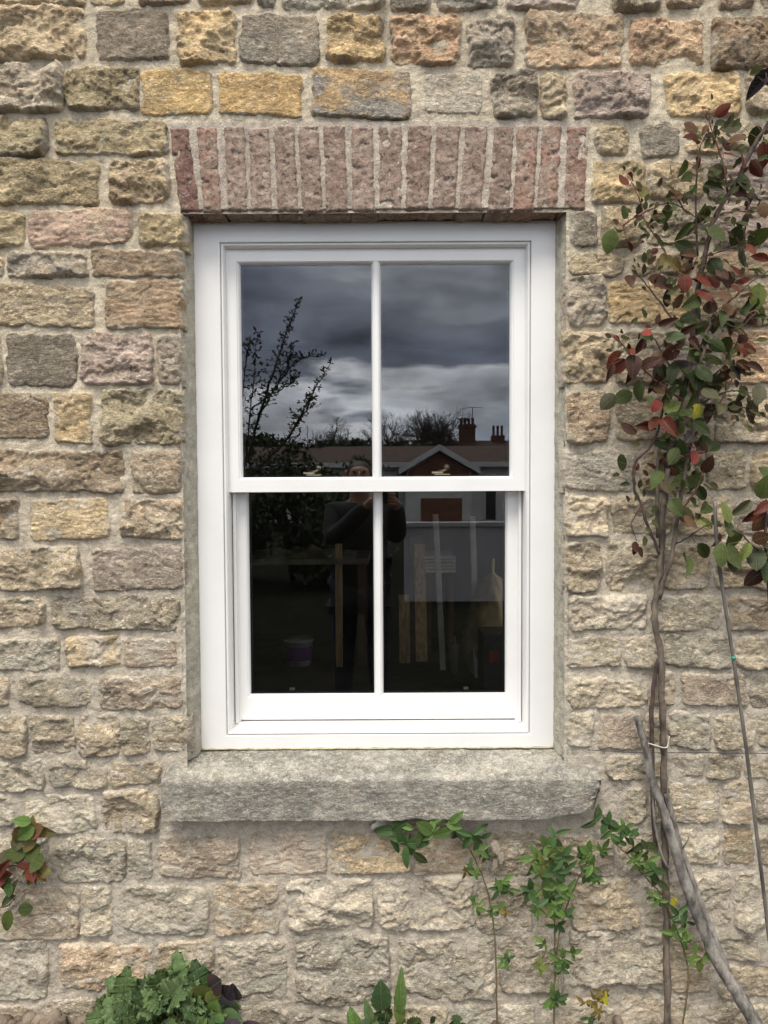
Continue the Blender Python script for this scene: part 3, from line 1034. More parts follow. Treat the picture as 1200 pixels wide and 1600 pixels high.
def frame():
    op = (P(348.5, 760, FY)[0], P(829, 760, FY)[0], P(590, 1148, FY)[2], P(590, 377.5, FY)[2])
    outer = (FL, FR, FB, FT)
    b = .0011
    ins = .012
    inn = (op[0] + ins, op[1] - ins, op[2] + ins, op[3] - ins)
    mb = MB()
    ring_mesh(mb, outer, op, [(0, .19), (0, FY + .003), (.02, FY + .0006), (.045, FY), (.955, FY), (.985, FY + .0008), (1, FY + .0035), (1, FY + .006)])
    # staff bead with a quirk
    ring_mesh(mb, op, inn, [(0, FY + .006), (.10, FY + .010), (.18, FY + .004), (.35, FY + .0015), (.60, FY + .002), (.80, FY + .006), (.95, FY + .012), (1, FY + .022), (1, .19)])
    mb.obj('box_frame', M['paint'], win)
    return inn


INN = frame()
YU = FY + .021            # face of the upper sash
YL = YU + .046            # face of the lower sash
GU, GL = YU + .016, YL + .016


def oct_(x0, x1, z0, z1):
    return (x0, x1, z0, z1)


def sash(name, outer, panes_face, panes_glass, y, yg, label):
    """outer rect, list of moulding openings on the face plane and at the glass"""
    mb = MB()
    # stiles and rails as butt-jointed members with slightly eased faces
    (x0, x1, z0, z1) = outer
    pl, pr = panes_face
    d = y + .040
    mb.box(x0, pl[0], y, d, z0, z1)
    mb.box(pr[1], x1, y, d, z0, z1)
    mb.box(pl[0], pr[1], y + .00015, d, pl[3], z1)
    mb.box(pl[0], pr[1], y + .00015, d, z0, pl[2])
    o = mb.obj(name, M['paint'], win)
    o['label'] = label
    for k, (pf, pg) in enumerate(((pl, panes_glass[0]), (pr, panes_glass[1]))):
        r = MB()
        ring_mesh(r, pf, pg, [(0, y + .0008), (.08, y + .0026), (.14, y + .0026), (.35, y + .0034), (.6, y + .006), (.85, y + .011), (1, yg - .0005), (1, yg + .02)])
        r.obj('glazing_moulding', M['paint'], o, smooth=False)
        s = MB()
        i3 = .0045
        inr = (pg[0] + i3, pg[1] - i3, pg[2] + i3, pg[3] - i3)
        oo = (pg[0] - .004, pg[1] + .004, pg[2] - .004, pg[3] + .004)
        ring_mesh(s, oo, inr, [(0, yg + .0055), (1, yg + .0055), (1, yg + .016), (0, yg + .016)])
        s.obj('glazing_seal', M['seal'], o)
        g_ = MB()
        g_.box(pg[0] - .004, pg[1] + .004, yg, yg + .004, pg[2] - .004, pg[3] + .004)
        g_.obj('pane', M['glass'], o)
    bar = MB()
    bar.box(pl[1], pr[0], y + .001, y + .036, pl[2], pl[3])
    bar.obj('glazing_bar', M['paint'], o)
    return o


def gx(px, py, Y): return P(px, py, Y)[0]
def gz(py, Y, px=590): return P(px, py, Y)[2]


up_out = (INN[0] - .006, INN[1] + .006, gz(768, YU), INN[3] + .006)
zt_f, zb_f = gz(407.5, YU), gz(748.5, YU)
zt_g, zb_g = gz(413.5, GU), gz(745, GU)
upper = sash('upper_sash', up_out,
             ((gx(371, 580, YU), gx(585.6, 580, YU), zb_f, zt_f), (gx(590.8, 580, YU), gx(802.5, 580, YU), zb_f, zt_f)),
             ((gx(378, 580, GU), gx(581, 580, GU), zb_g, zt_g), (gx(595.5, 580, GU), gx(796, 580, GU), zb_g, zt_g)), YU, GU,
             'upper sash reflecting the clouds')
zt_f, zb_f = gz(764, YL), gz(1089, YL)
zt_g, zb_g = gz(768, GL), gz(1083, GL)
lo_out = (gx(373, 930, YL), gx(806, 930, YL), gz(1123.5, YL), gz(745, YL))
lower = sash('lower_sash', lo_out,
             ((gx(385, 930, YL), gx(588.5, 930, YL), zb_f, zt_f), (gx(594, 930, YL), gx(793.5, 930, YL), zb_f, zt_f)),
             ((gx(390.5, 930, GL), gx(584, 930, GL), zb_g, zt_g), (gx(598.5, 930, GL), gx(789, 930, GL), zb_g, zt_g)), YL, GL,
             'lower sash with dark interior behind it')
# pulley stiles and parting beads beside the lower sash
for sgn, (pa, pb) in ((-1, (INN[0] - .008, lo_out[0] + .002)), (1, (lo_out[1] - .002, INN[1] + .008))):
    mb = MB()
    mb.box(pa, pb, YU + .0435, YU + .10, gz(1128, YL) - .02, up_out[3])
    mb.obj('pulley_stile', M['paint'], win)
    mb = MB()
    mid = INN[0] + .0075 if sgn < 0 else INN[1] - .0075
    mb.box(mid - .004, mid + .004, YU + .030, YU + .0440, gz(1126, YL), up_out[2] + .001)
    mb.obj('parting_bead', M['paint'], win)
# head lining above the upper sash is the frame; sloping timber cill
c0 = gz(1149, FY) ; c1 = gz(1126, YL - .001)
mb = MB()
xa, xb = INN[0] - .011, INN[1] + .011
mb.add([(xa, FY + .004, c0 - .02), (xb, FY + .004, c0 - .02), (xb, FY + .004, c0 + .0012), (xa, FY + .004, c0 + .0012),
        (xa, YL - .004, c1 - .001), (xb, YL - .004, c1 - .001), (xb, YL + .06, c1 + .0), (xa, YL + .06, c1 + .0), (xa, YL + .06, c0 - .02), (xb, YL + .06, c0 - .02)],
       [(0, 1, 2, 3), (3, 2, 5, 4), (4, 5, 6, 7), (7, 6, 9, 8), (8, 9, 1, 0), (0, 3, 4, 7, 8), (1, 9, 6, 5, 2)])
mb.obj('timber_cill', M['paint'], win)
# thin ochre sealant line under the frame
mb = MB()
pts = [(x, FY - .001 + .0012 * sin(x * 40), FB - .0008) for x in np.linspace(FL, FR, 60)]
mb.tube(pts, [.0026 + .0008 * sin(i * 2.1) for i in range(60)], 6)
mb.obj('sealant_bead', M['sealant'], win, True)


def fastener(px):
    z0 = lo_out[3]
    x = gx(px, 740, YL)
    y = YL + .018
    mb = MB()
    mb.box(x - .026, x + .018, y - .012, y + .012, z0, z0 + .008)
    mb.box(x - .034, x - .002, y - .008, y + .008, z0 + .008, z0 + .015)
    o = mb.obj('sash_fastener', M['brass'], win, bevel=.0012, seg=1)
    k = MB()
    k.tube([(x - .018, y, z0 + .014), (x + .002, y, z0 + .017), (x + .008, y, z0 + .022)], [.004, .0045, .004], 8)
    k.lathe([(.0002, 0), (.006, .002), (.0085, .007), (.008, .012), (.004, .016), (.0003, .017)], (x + .008, y, z0 + .019), 12)
    k.obj('knob', M['brass'], o, True)


fastener(492); fastener(694)
for px in (453, 731):
    x = gx(px, 1078, YL)
    mb = MB()
    z0 = zb_g - .002
    mb.box(x - .008, x + .008, GL + .030, GL + .040, z0, z0 + .010)
    mb.obj('sash_lift', M['brass'], win, bevel=.002, seg=1)
mb = MB(); x = gx(772, 742, YL)
mb.box(x - .012, x + .010, YL + .012, YL + .024, lo_out[3], lo_out[3] + .005)
mb.obj('sash_stop', M['brass'], win, bevel=.001, seg=1)

# ------------------------------------------------------------------ room behind the glass
FLZ = .20


def struct(name, mb, mat):
    o = mb.obj(name, mat)
    o['kind'] = 'structure'
    return o


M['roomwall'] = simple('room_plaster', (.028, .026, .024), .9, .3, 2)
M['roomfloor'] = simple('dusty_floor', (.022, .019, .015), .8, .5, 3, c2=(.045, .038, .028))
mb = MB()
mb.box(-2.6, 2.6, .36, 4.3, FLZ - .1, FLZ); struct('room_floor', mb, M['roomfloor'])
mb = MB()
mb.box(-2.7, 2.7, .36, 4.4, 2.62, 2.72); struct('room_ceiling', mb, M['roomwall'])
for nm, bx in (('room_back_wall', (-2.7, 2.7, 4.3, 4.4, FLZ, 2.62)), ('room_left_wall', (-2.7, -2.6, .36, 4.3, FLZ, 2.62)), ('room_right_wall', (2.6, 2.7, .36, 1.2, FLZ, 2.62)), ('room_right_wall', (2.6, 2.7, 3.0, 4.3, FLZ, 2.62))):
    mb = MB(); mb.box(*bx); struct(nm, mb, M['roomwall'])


def plank(px0, px1, pyt, pyb, Yb, thick, label, lean=.25, mat='wood', cat='plank', nm='timber_plank', tilt=0):
    """a board that leans back: foot at depth Yb on the floor"""
    b0 = P(px0, pyb, Yb); b1 = P(px1, pyb, Yb)
    zb_ = FLZ
    H = (P(px0, pyt, Yb + lean)[2] - FLZ)
    w = (b1[0] - b0[0])
    mb = MB()
    x0, x1 = b0[0], b1[0]
    V = [(x0, Yb, zb_), (x1, Yb, zb_), (x1, Yb + thick, zb_), (x0, Yb + thick, zb_),
         (x0 + tilt, Yb + lean, zb_ + H), (x1 + tilt, Yb + lean, zb_ + H), (x1 + tilt, Yb + lean + thick, zb_ + H), (x0 + tilt, Yb + lean + thick, zb_ + H)]
    mb.add(V, [(0, 3, 2, 1), (4, 5, 6, 7), (0, 1, 5, 4), (1, 2, 6, 5), (2, 3, 7, 6), (3, 0, 4, 7)])
    o = mb.obj(nm, M[mat], bevel=.002, seg=1)
    tag(o, label, cat)
    return o


M['alu'] = simple('pale_metal', (.55, .54, .48), .4, .15, 10)
M['darkred'] = simple('dark_stained_wood', (.07, .035, .02), .5, .4, 8)
plank(624, 641, 930, 1030, 3.3, .03, 'short pale pine offcut standing on the room floor', .12)
plank(650, 668, 850, 1026, 3.35, .03, 'tall knotty pine plank leaning right of the short offcut', .3)
plank(688, 697, 803, 1026, 3.1, .02, 'thin silvery straight edge leaning between the planks and the sack', .3, 'alu', 'straight edge', 'straight_edge', -.03)
plank(524, 535, 850, 985, 3.2, .03, 'narrow pine post under the end of the workbench', .02)
plank(641, 665, 838, 1020, 3.62, .04, 'dark stained board behind the tall pine plank', .08, 'darkred')
# spirit level
o = plank(741, 750, 806, 960, 2.9, .025, 'yellow spirit level standing upright beside the tan sack', .25, 'alu', 'spirit level', 'spirit_level', .0)
# workbench
by = 3.2
bx0, bx1 = gx(372, 870, by), gx(576, 870, by)
M['benchwood'] = simple('bench_board', (.22, .19, .15), .6, .3, 6)
bench = thing('workbench', 'dark cluttered workbench along the room behind the left panes', 'workbench', (float(bx0 + bx1) / 2, by + .3, FLZ))
bz = gz(873, by)
mb = MB(); mb.box(bx0 - .3, bx1, by, by + .65, bz - .04, bz); mb.obj('bench_top', M['benchwood'], bench, bevel=.004, seg=1)
for xx in (bx0 - .25, bx1 - .08):
    for yy in (by + .03, by + .56):
        mb = MB(); mb.box(xx, xx + .06, yy, yy + .06, FLZ, bz - .04); mb.obj('leg', M['darkred'], bench)
M['dust'] = simple('dust_sheet', (.20, .17, .11), .8, .4, 6, .01, 14)
mb = MB()
nx_, ny_ = 40, 14
u, w = np.meshgrid(np.linspace(0, 1, nx_), np.linspace(0, 1, ny_))
xx = bx0 + (bx1 - bx0 - .1) * u; yy = by + .05 + .5 * w
zz = bz + .004 + .035 * (1 + fbm(u * 6, w * 4, 3, 4)) * np.sin(u * pi) ** .5 * np.sin(w * pi) ** .5
V = np.stack([xx.ravel(), yy.ravel(), zz.ravel()], 1)
o = link('dust_sheet', mesh('dust_sheet', V, grid_faces(nx_, ny_), True), M['dust'])
tag(o, 'crumpled brown dust sheet lying on the dark workbench', 'dust sheet')
# paint tub with a purple label
tx, ty = gx(464, 1020, 3.2), 3.3
tub = thing('paint_tub', 'white plastic paint tub with purple label under the workbench', 'paint tub', (float(tx), ty, FLZ))
M['plastic'] = simple('white_plastic', (.34, .34, .32), .4, .1)
M['purple'] = simple('purple_label', (.10, .02, .16), .5, .3, 9)
mb = MB(); mb.lathe([(.085, 0), (.09, .004), (.105, .17), (.112, .172), (.112, .18), (.108, .185)], (tx, ty, FLZ), 28); mb.obj('tub', M['plastic'], tub, True)
mb = MB()
pts = []
nn = 14
V = []; F = []
for k in range(nn + 1):
    a = radians(205 + 130 * k / nn)
    for z_, r_ in ((.04, .0945), (.14, .1035)):
        V.append((tx + r_ * cos(a), ty + r_ * sin(a), FLZ + z_))
for k in range(nn):
    F.append((2 * k, 2 * k + 2, 2 * k + 3, 2 * k + 1))
mb.add(V, F); mb.obj('tub_label', M['purple'], tub)
# tan rubble sack
sx, sy = gx(768, 960, 2.9), 3.05
M['sack'] = simple('tan_plastic_sack', (.42, .33, .17), .45, .3, 6, .012, 9)
nu_, nv_ = 40, 44
u, w = np.meshgrid(np.linspace(0, 2 * pi, nu_, endpoint=False), np.linspace(0, 1, nv_))
rad = .16 * (np.sin(np.clip(w * 1.02 + .12, 0, 1) * pi) ** .45) * (1 - .28 * w) + .012
rad = rad * (1 + .13 * fbm(np.cos(u) * 2 + w * 3, np.sin(u) * 2, 9, 4))
H = gz(875, 3.0) - FLZ
V = np.stack([(sx + rad * np.cos(u) * 1.1 + .03 * w).ravel(), (sy + rad * np.sin(u)).ravel(), (FLZ + w * H).ravel()], 1)
F = []
for a in range(nv_ - 1):
    for b in range(nu_):
        F.append((a * nu_ + b, a * nu_ + (b + 1) % nu_, (a + 1) * nu_ + (b + 1) % nu_, (a + 1) * nu_ + b))
F.append(tuple(range(nu_ - 1, -1, -1))); F.append(tuple((nv_ - 1) * nu_ + b for b in range(nu_)))
o = link('rubble_sack', mesh('rubble_sack', V, F, True), M['sack'])
tag(o, 'tall tan plastic sack gathered at the top inside the right pane', 'sack')
# dark crate with red panel
kx0, kx1 = gx(754, 1020, 2.6), gx(800, 1020, 2.6)
crate = thing('tool_case', 'dark tool case with small red panel in front of the tan sack', 'tool case', (float(kx0 + kx1) / 2, 2.7, FLZ))
M['darkbox'] = simple('dark_plastic', (.03, .03, .034), .5, .2)
M['redbit'] = simple('red_plastic', (.22, .02, .015), .5, .2)
mb = MB(); mb.box(kx0, kx1 + .1, 2.6, 2.85, FLZ, gz(992, 2.6)); mb.obj('case_body', M['darkbox'], crate, bevel=.008)
mb = MB(); mb.box(kx0 + .04, kx0 + .1, 2.594, 2.6, gz(1035, 2.6), gz(1018, 2.6)); mb.obj('case_panel', M['redbit'], crate, bevel=.001, seg=1)
# sealant tube
mb = MB(); tx2 = gx(711, 1000, 3.0)
mb.lathe([(.028, 0), (.028, .19), (.024, .20), (.008, .205), (.006, .26)], (tx2, 3.0, FLZ), 16)
o = mb.obj('sealant_tube', M['plastic'], smooth=True); tag(o, 'pale sealant tube standing left of the tan sack', 'tube')
# stack of boards on trestle
stx0, stx1 = gx(662, 880, 3.6), gx(712, 880, 3.6)
stk = thing('board_stack', 'stack of pale sheet boards behind the straight edge', 'boards', (float(stx0), 3.7, FLZ))
zb0 = gz(895, 3.6)
for k in range(5):
    mb = MB(); mb.box(stx0 + .01 * (k % 2), stx1, 3.6, 4.1, zb0 + k * .026, zb0 + k * .026 + .018)
    mb.obj('board', M['alu'], stk)
for xx in (stx0 + .02, stx1 - .05):
    mb = MB(); mb.box(xx, xx + .04, 3.65, 4.05, FLZ, zb0); mb.obj('leg', M['darkred'], stk)

# ------------------------------------------------------------------ ground
mb = MB()
V = []
gxs = np.concatenate([[-900, -300, -80, -20, -8], np.linspace(-4, 4, 60), [8, 20, 80, 300, 900]])
gys = np.concatenate([[-900, -300, -80, -20, -8, -4], np.linspace(-2.5, .1, 30), [60, 900]])
X, Y = np.meshgrid(gxs, gys)
Z = .02 * fbm(X * 2.2, Y * 2.2, 3, 4) * (np.abs(X) < 4.5) * (Y > -3) - .035 + .05 * np.exp(-((Y + .02) / .22) ** 2) * (np.abs(X) < 4.5)
Z = np.where((Y > .15), -.05, Z)
ground = link('ground', mesh('ground', np.stack([X.ravel(), Y.ravel(), Z.ravel()], 1), grid_faces(len(gxs), len(gys)), True), None)
gm, nt, b, o = new_mat('garden_ground')
g = NG(nt)
v = g.n('ShaderNodeNewGeometry').outputs['Position']
sp = g.n('ShaderNodeSeparateXYZ'); g.put(sp.inputs[0], v)
edge = g.math('ADD', sp.outputs[1], g.math('MULTIPLY', g.noise(v, 3, 4), .3))
soilc = g.mix(g.rng(g.noise(v, 25, 6, .7), .35, .65), (.10, .075, .052), (.26, .21, .155))
grassc = g.mix(g.rng(g.noise(v, 9, 6, .7), .35, .65), (.010, .012, .008), (.024, .023, .017))
g.put(b.inputs['Base Color'], g.mix(g.rng(edge, -.75, -.55), grassc, soilc))
b.inputs['Roughness'].default_value = 1.0
b.inputs['Specular IOR Level'].default_value = .04
g.put(b.inputs['Normal'], g.bump(g.noise(v, 60, 6, .7), 1, .02))
ground.data.materials.append(gm)
ground['kind'] = 'structure'


def clods():
    rs = np.random.RandomState(8)
    Vs, Fs = [], []
    n = 0
    bm = bmesh.new(); bmesh.ops.create_icosphere(bm, subdivisions=2, radius=1)
    bv = np.array([v.co[:] for v in bm.verts]); bf = np.array([[v.index for v in f.verts] for f in bm.faces]); bm.free()
    for k in range(900):
        x = rs.uniform(-1.4, 1.4) if rs.rand() < .6 else rs.uniform(-1.3, -.7)
        y = -abs(rs.normal(0, .10)) - .015
        s = rs.uniform(.003, .016) * (1.4 if x < -.7 else 1)
        V = bv * (1 + .25 * fbm(bv[:, 0] * 2 + k, bv[:, 1] * 2 + bv[:, 2] * 2, k, 2))[:, None] * s * rs.uniform(.7, 1.3, 3)
        V = V + [x, y, .012 * math.exp(-(y / .22) ** 2) * 2 + rs.uniform(-.004, .012) + (.022 if x < -.7 else 0)]
        Vs.append(V); Fs.append(bf + n); n += len(V)
    o = link('soil_clods', mesh('soil_clods', np.vstack(Vs), np.vstack(Fs), False), M['soil'])
    tag(o, 'crumbs of pale soil and grit heaped at the foot of the wall', 'soil')
    o['kind'] = 'stuff'


clods()


# ------------------------------------------------------------------ leaves
def leaf_mesh(name, wid=.62, ser=.05, fold=.22, curl=.25, rows=11, lobes=0, ruffle=0, seed=0, base=.35):
    rs = np.random.RandomState(seed)
    V = []; F = []
    for i in range(rows + 1):
        t = i / rows
        w = wid / 2 * (sin(pi * t ** .8) ** .75 if 0 < t < 1 else 0) + (.012 if t == 0 else 0)
        w *= (1 + ser * (1 if i % 2 else -1))
        if lobes:
            w *= 1 + lobes * sin(i * pi / 2.2 + seed) * .9
        zc = -curl * t * t + rs.normal(0, .006)
        for sgn in (-1, -.5, 0, .5, 1):
            ww = w * abs(sgn) * (1 if sgn >= 0 else -1)
            zz = zc + fold * abs(sgn) * w - .10 * (abs(sgn) * w) ** 2 * 4
            yb = t + (.05 * abs(sgn) * cos(i * pi / 2.2 + seed) if lobes else 0)
            if ruffle and abs(sgn) == 1:
                zz += ruffle * sin(i * 2.3 + sgn * 1.4 + seed)
            V.append((ww, yb, zz))
    for i in range(rows):
        for k in range(4):
            a = i * 5 + k
            F.append((a, a + 1, a + 6, a + 5))
    me = mesh(name, V, F, True)
    me.materials.append(M['leaf'])
    return me


ROSE = [leaf_mesh('rose_leaf', .62, .035, .25, .22, seed=1), leaf_mesh('rose_leaf', .70, .03, .1, -.12, seed=2), leaf_mesh('rose_leaf', .62, .04, .5, .40, seed=3),
        leaf_mesh('rose_leaf', .72, .03, -.15, .3, seed=4), leaf_mesh('rose_leaf', .45, .04, .9, .35, seed=5)]
NARROW = [leaf_mesh('shoot_leaf', .42, .03, .3, .3, seed=6, rows=8), leaf_mesh('shoot_leaf', .5, .03, .2, .1, seed=7, rows=8), leaf_mesh('shoot_leaf', .36, .03, .5, .5, seed=8, rows=8)]
LOBED = [leaf_mesh('lobed_leaf', .8, .0, .2, .35, rows=20, lobes=.22, ruffle=.07, seed=11), leaf_mesh('lobed_leaf', .9, .0, .1, .1, rows=20, lobes=.18, ruffle=.09, seed=12),
         leaf_mesh('lobed_leaf', .7, .0, .35, .55, rows=20, lobes=.24, ruffle=.07, seed=13)]
ROUND = [leaf_mesh('round_leaf', 1.0, .0, .1, .1, rows=9, seed=15), leaf_mesh('round_leaf', .9, .02, .2, .3, rows=9, seed=16)]

LT = {  # leaf colours: body, margin
    'g': ((.068, .092, .022), (.085, .105, .026)), 'G': ((.036, .052, .015), (.052, .070, .018)), 'l': ((.15, .185, .045), (.19, .20, .05)),
    'r': ((.12, .024, .014), (.15, .030, .018)), 'R': ((.20, .030, .026), (.20, .04, .03)), 'm': ((.058, .022, .015), (.085, .024, .017)),
    'd': ((.022, .018, .018), (.045, .022, .020)), 'o': ((.12, .10, .030), (.16, .085, .03)), 'y': ((.34, .30, .02), (.22, .26, .03)),
    'b': ((.095, .050, .022), (.13, .045, .022)), 'u': ((.075, .072, .035), (.085, .066, .032)), 'p': ((.030, .022, .030), (.05, .035, .045)),
    'v': ((.085, .135, .048), (.11, .165, .058)), 'V': ((.045, .082, .030), (.06, .105, .038)), 's': ((.10, .17, .04), (.13, .20, .05)), 'S': ((.05, .10, .03), (.07, .13, .035)),
    'O': ((.17, .12, .03), (.2, .16, .04)),
}


def put_leaf(parent, p, d, nrm, size, tone, lib, rs, name='leaf'):
    d = Vector(d).normalized(); n = Vector(nrm)
    n = (n - d * n.dot(d))
    if n.length < .05:
        n = Vector((0, 0, 1)) - d * d.z
    n.normalize()
    x = d.cross(n)
    me = lib[rs.randint(len(lib))]
    o = bpy.data.objects.new(name, me)
    COL.objects.link(o)
    o.parent = parent
    rot = Matrix((x, d, n)).transposed().to_quaternion()
    o.rotation_mode = 'QUATERNION'
    o.rotation_quaternion = rot
    o.location = Vector(p) - root_loc(parent)
    o.scale = (size * rs.uniform(.85, 1.15), size, size)
    a, b = LT[tone]
    j = rs.uniform(.62, 1.15)
    o['leaf_tone'] = [float(v * j) for v in a]
    o['edge_tone'] = [float(v * j) for v in b]
    return o


def smooth_poly(pts, n=6, jit=0, rs=None):
    """Catmull-Rom through points"""
    pts = [np.array(p, float) for p in pts]
    q = [2 * pts[0] - pts[1]] + pts + [2 * pts[-1] - pts[-2]]
    out = []
    for i in range(1, len(q) - 2):
        for k in range(n):
            t = k / n
            p = .5 * ((2 * q[i]) + (-q[i - 1] + q[i + 1]) * t + (2 * q[i - 1] - 5 * q[i] + 4 * q[i + 1] - q[i + 2]) * t * t + (-q[i - 1] + 3 * q[i] - 3 * q[i + 1] + q[i + 2]) * t ** 3)
            out.append(p)
    out.append(pts[-1])
    if jit and rs is not None:
        out = [p + rs.normal(0, jit, 3) for p in out]
    return out


def stem(parent, pts, r0, r1, mat, name='stem', n=7, jit=.0007, rs=None):
    """pts: (px, py, distance in front of the wall)"""
    W_ = [P(a, b, -c) for a, b, c in pts]
    sm = smooth_poly(W_, 6, jit, rs or np.random.RandomState(1))
    rad = [(r0 + (r1 - r0) * i / (len(sm) - 1)) * (1 + .12 * sin(i * 1.7) * (rs is not None)) for i in range(len(sm))]
    mb = MB(); mb.tube(sm, rad, n)
    mb.obj(name, mat, parent, True)
    return sm


# ---- climbing rose
rsr = np.random.RandomState(21)
b0 = P(1040, 1420, -.05)
rose = thing('climbing_rose', 'climbing rose with dark red and green leaves trained up the wall right of the window', 'rose', (float(b0[0]), -.05, 0))
RS = []


def rst(pts, r0, r1, mat='bark'):
    s = stem(rose, pts, r0, r1, M[mat], 'stem', 8, .0013 if r0 > .005 else .0008, rsr)
    RS.extend(s)


rst([(1043, 1640, .05), (1042, 1500, .045), (1041, 1400, .04), (1038, 1300, .035), (1037, 1200, .035), (1035, 1120, .035), (1033, 1030, .035), (1023, 965, .04), (1026, 925, .04), (1033, 870, .05), (1037, 790, .055), (1043, 730, .06)], .0092, .0078)
rst([(1043, 730, .06), (1058, 650, .07), (1078, 560, .08), (1086, 480, .08), (1101, 400, .09), (1117, 340, .10), (1150, 285, .10), (1180, 225, .10), (1215, 175, .10)], .0075, .0048, 'bark_dark')
rst([(1024, 1330, .03), (1020, 1200, .03), (1018, 1110, .03), (1024, 1050, .035), (1031, 1025, .035)], .0058, .0055, 'bark_dark')
rst([(1028, 935, .04), (1050, 865, .06), (1060, 800, .065), (1070, 740, .07), (1086, 650, .08), (1096, 560, .10), (1110, 500, .10)], .0062, .0035)
rst([(1030, 700, .05), (1027, 760, .05), (1028, 840, .05)], .004, .005)
rst([(1033, 868, .05), (1012, 822, .06), (1003, 790, .06), (991, 762, .06), (993, 722, .06), (1014, 700, .07), (1030, 668, .07), (1042, 600, .08)], .0042, .003, 'bark_dark')
rst([(1000, 793, .06), (986, 818, .06), (990, 832, .06), (995, 845, .06)], .0018, .001, 'bark_dark')
for pl in ([(1065, 625, .08), (1022, 592, .10), (990, 560, .10), (965, 530, .11), (960, 524, .11)], [(1050, 580, .08), (1033, 548, .10), (1015, 515, .12)],
           [(1072, 520, .08), (1048, 495, .10), (1020, 458, .11), (994, 425, .12)], [(1090, 440, .08), (1060, 425, .10), (1045, 405, .10), (1030, 378, .10), (1008, 345, .11), (1002, 318, .11), (987, 283, .12)],
           [(1090, 400, .09), (1087, 310, .10), (1092, 240, .11), (1105, 205, .11)], [(1137, 300, .1), (1130, 255, .11), (1116, 215, .11), (1106, 180, .12)],
           [(973, 352, .11), (1010, 330, .11), (1050, 318, .10), (1095, 345, .09)], [(1195, 372, .10), (1150, 385, .10), (1100, 402, .09)], [(1160, 405, .09), (1166, 345, .10), (1170, 315, .11)],
           [(1085, 560, .08), (1122, 492, .10), (1162, 450, .11), (1212, 415, .11)], [(1092, 600, .08), (1128, 575, .10), (1150, 540, .11), (1157, 515, .12)],
           [(1095, 630, .08), (1135, 612, .10), (1160, 612, .11), (1195, 618, .11)], [(1110, 640, .1), (1145, 636, .11), (1175, 638, .11)], [(1120, 640, .1), (1140, 600, .1), (1148, 575, .11)],
           [(1062, 800, .065), (1085, 770, .09), (1098, 740, .10)], [(1055, 850, .06), (1075, 840, .08), (1100, 822, .1), (1125, 815, .1)],
           [(1040, 730, .06), (1070, 712, .09), (1100, 705, .1)], [(1115, 490, .1), (1150, 512, .11), (1180, 490, .12)], [(1125, 335, .1), (1150, 330, .11), (1190, 330, .12)], [(1070, 330, .1), (1057, 305, .11)]):
    rst(pl, .0026, .0012, 'redshoot' if rsr.rand() < .5 else 'bark_dark')

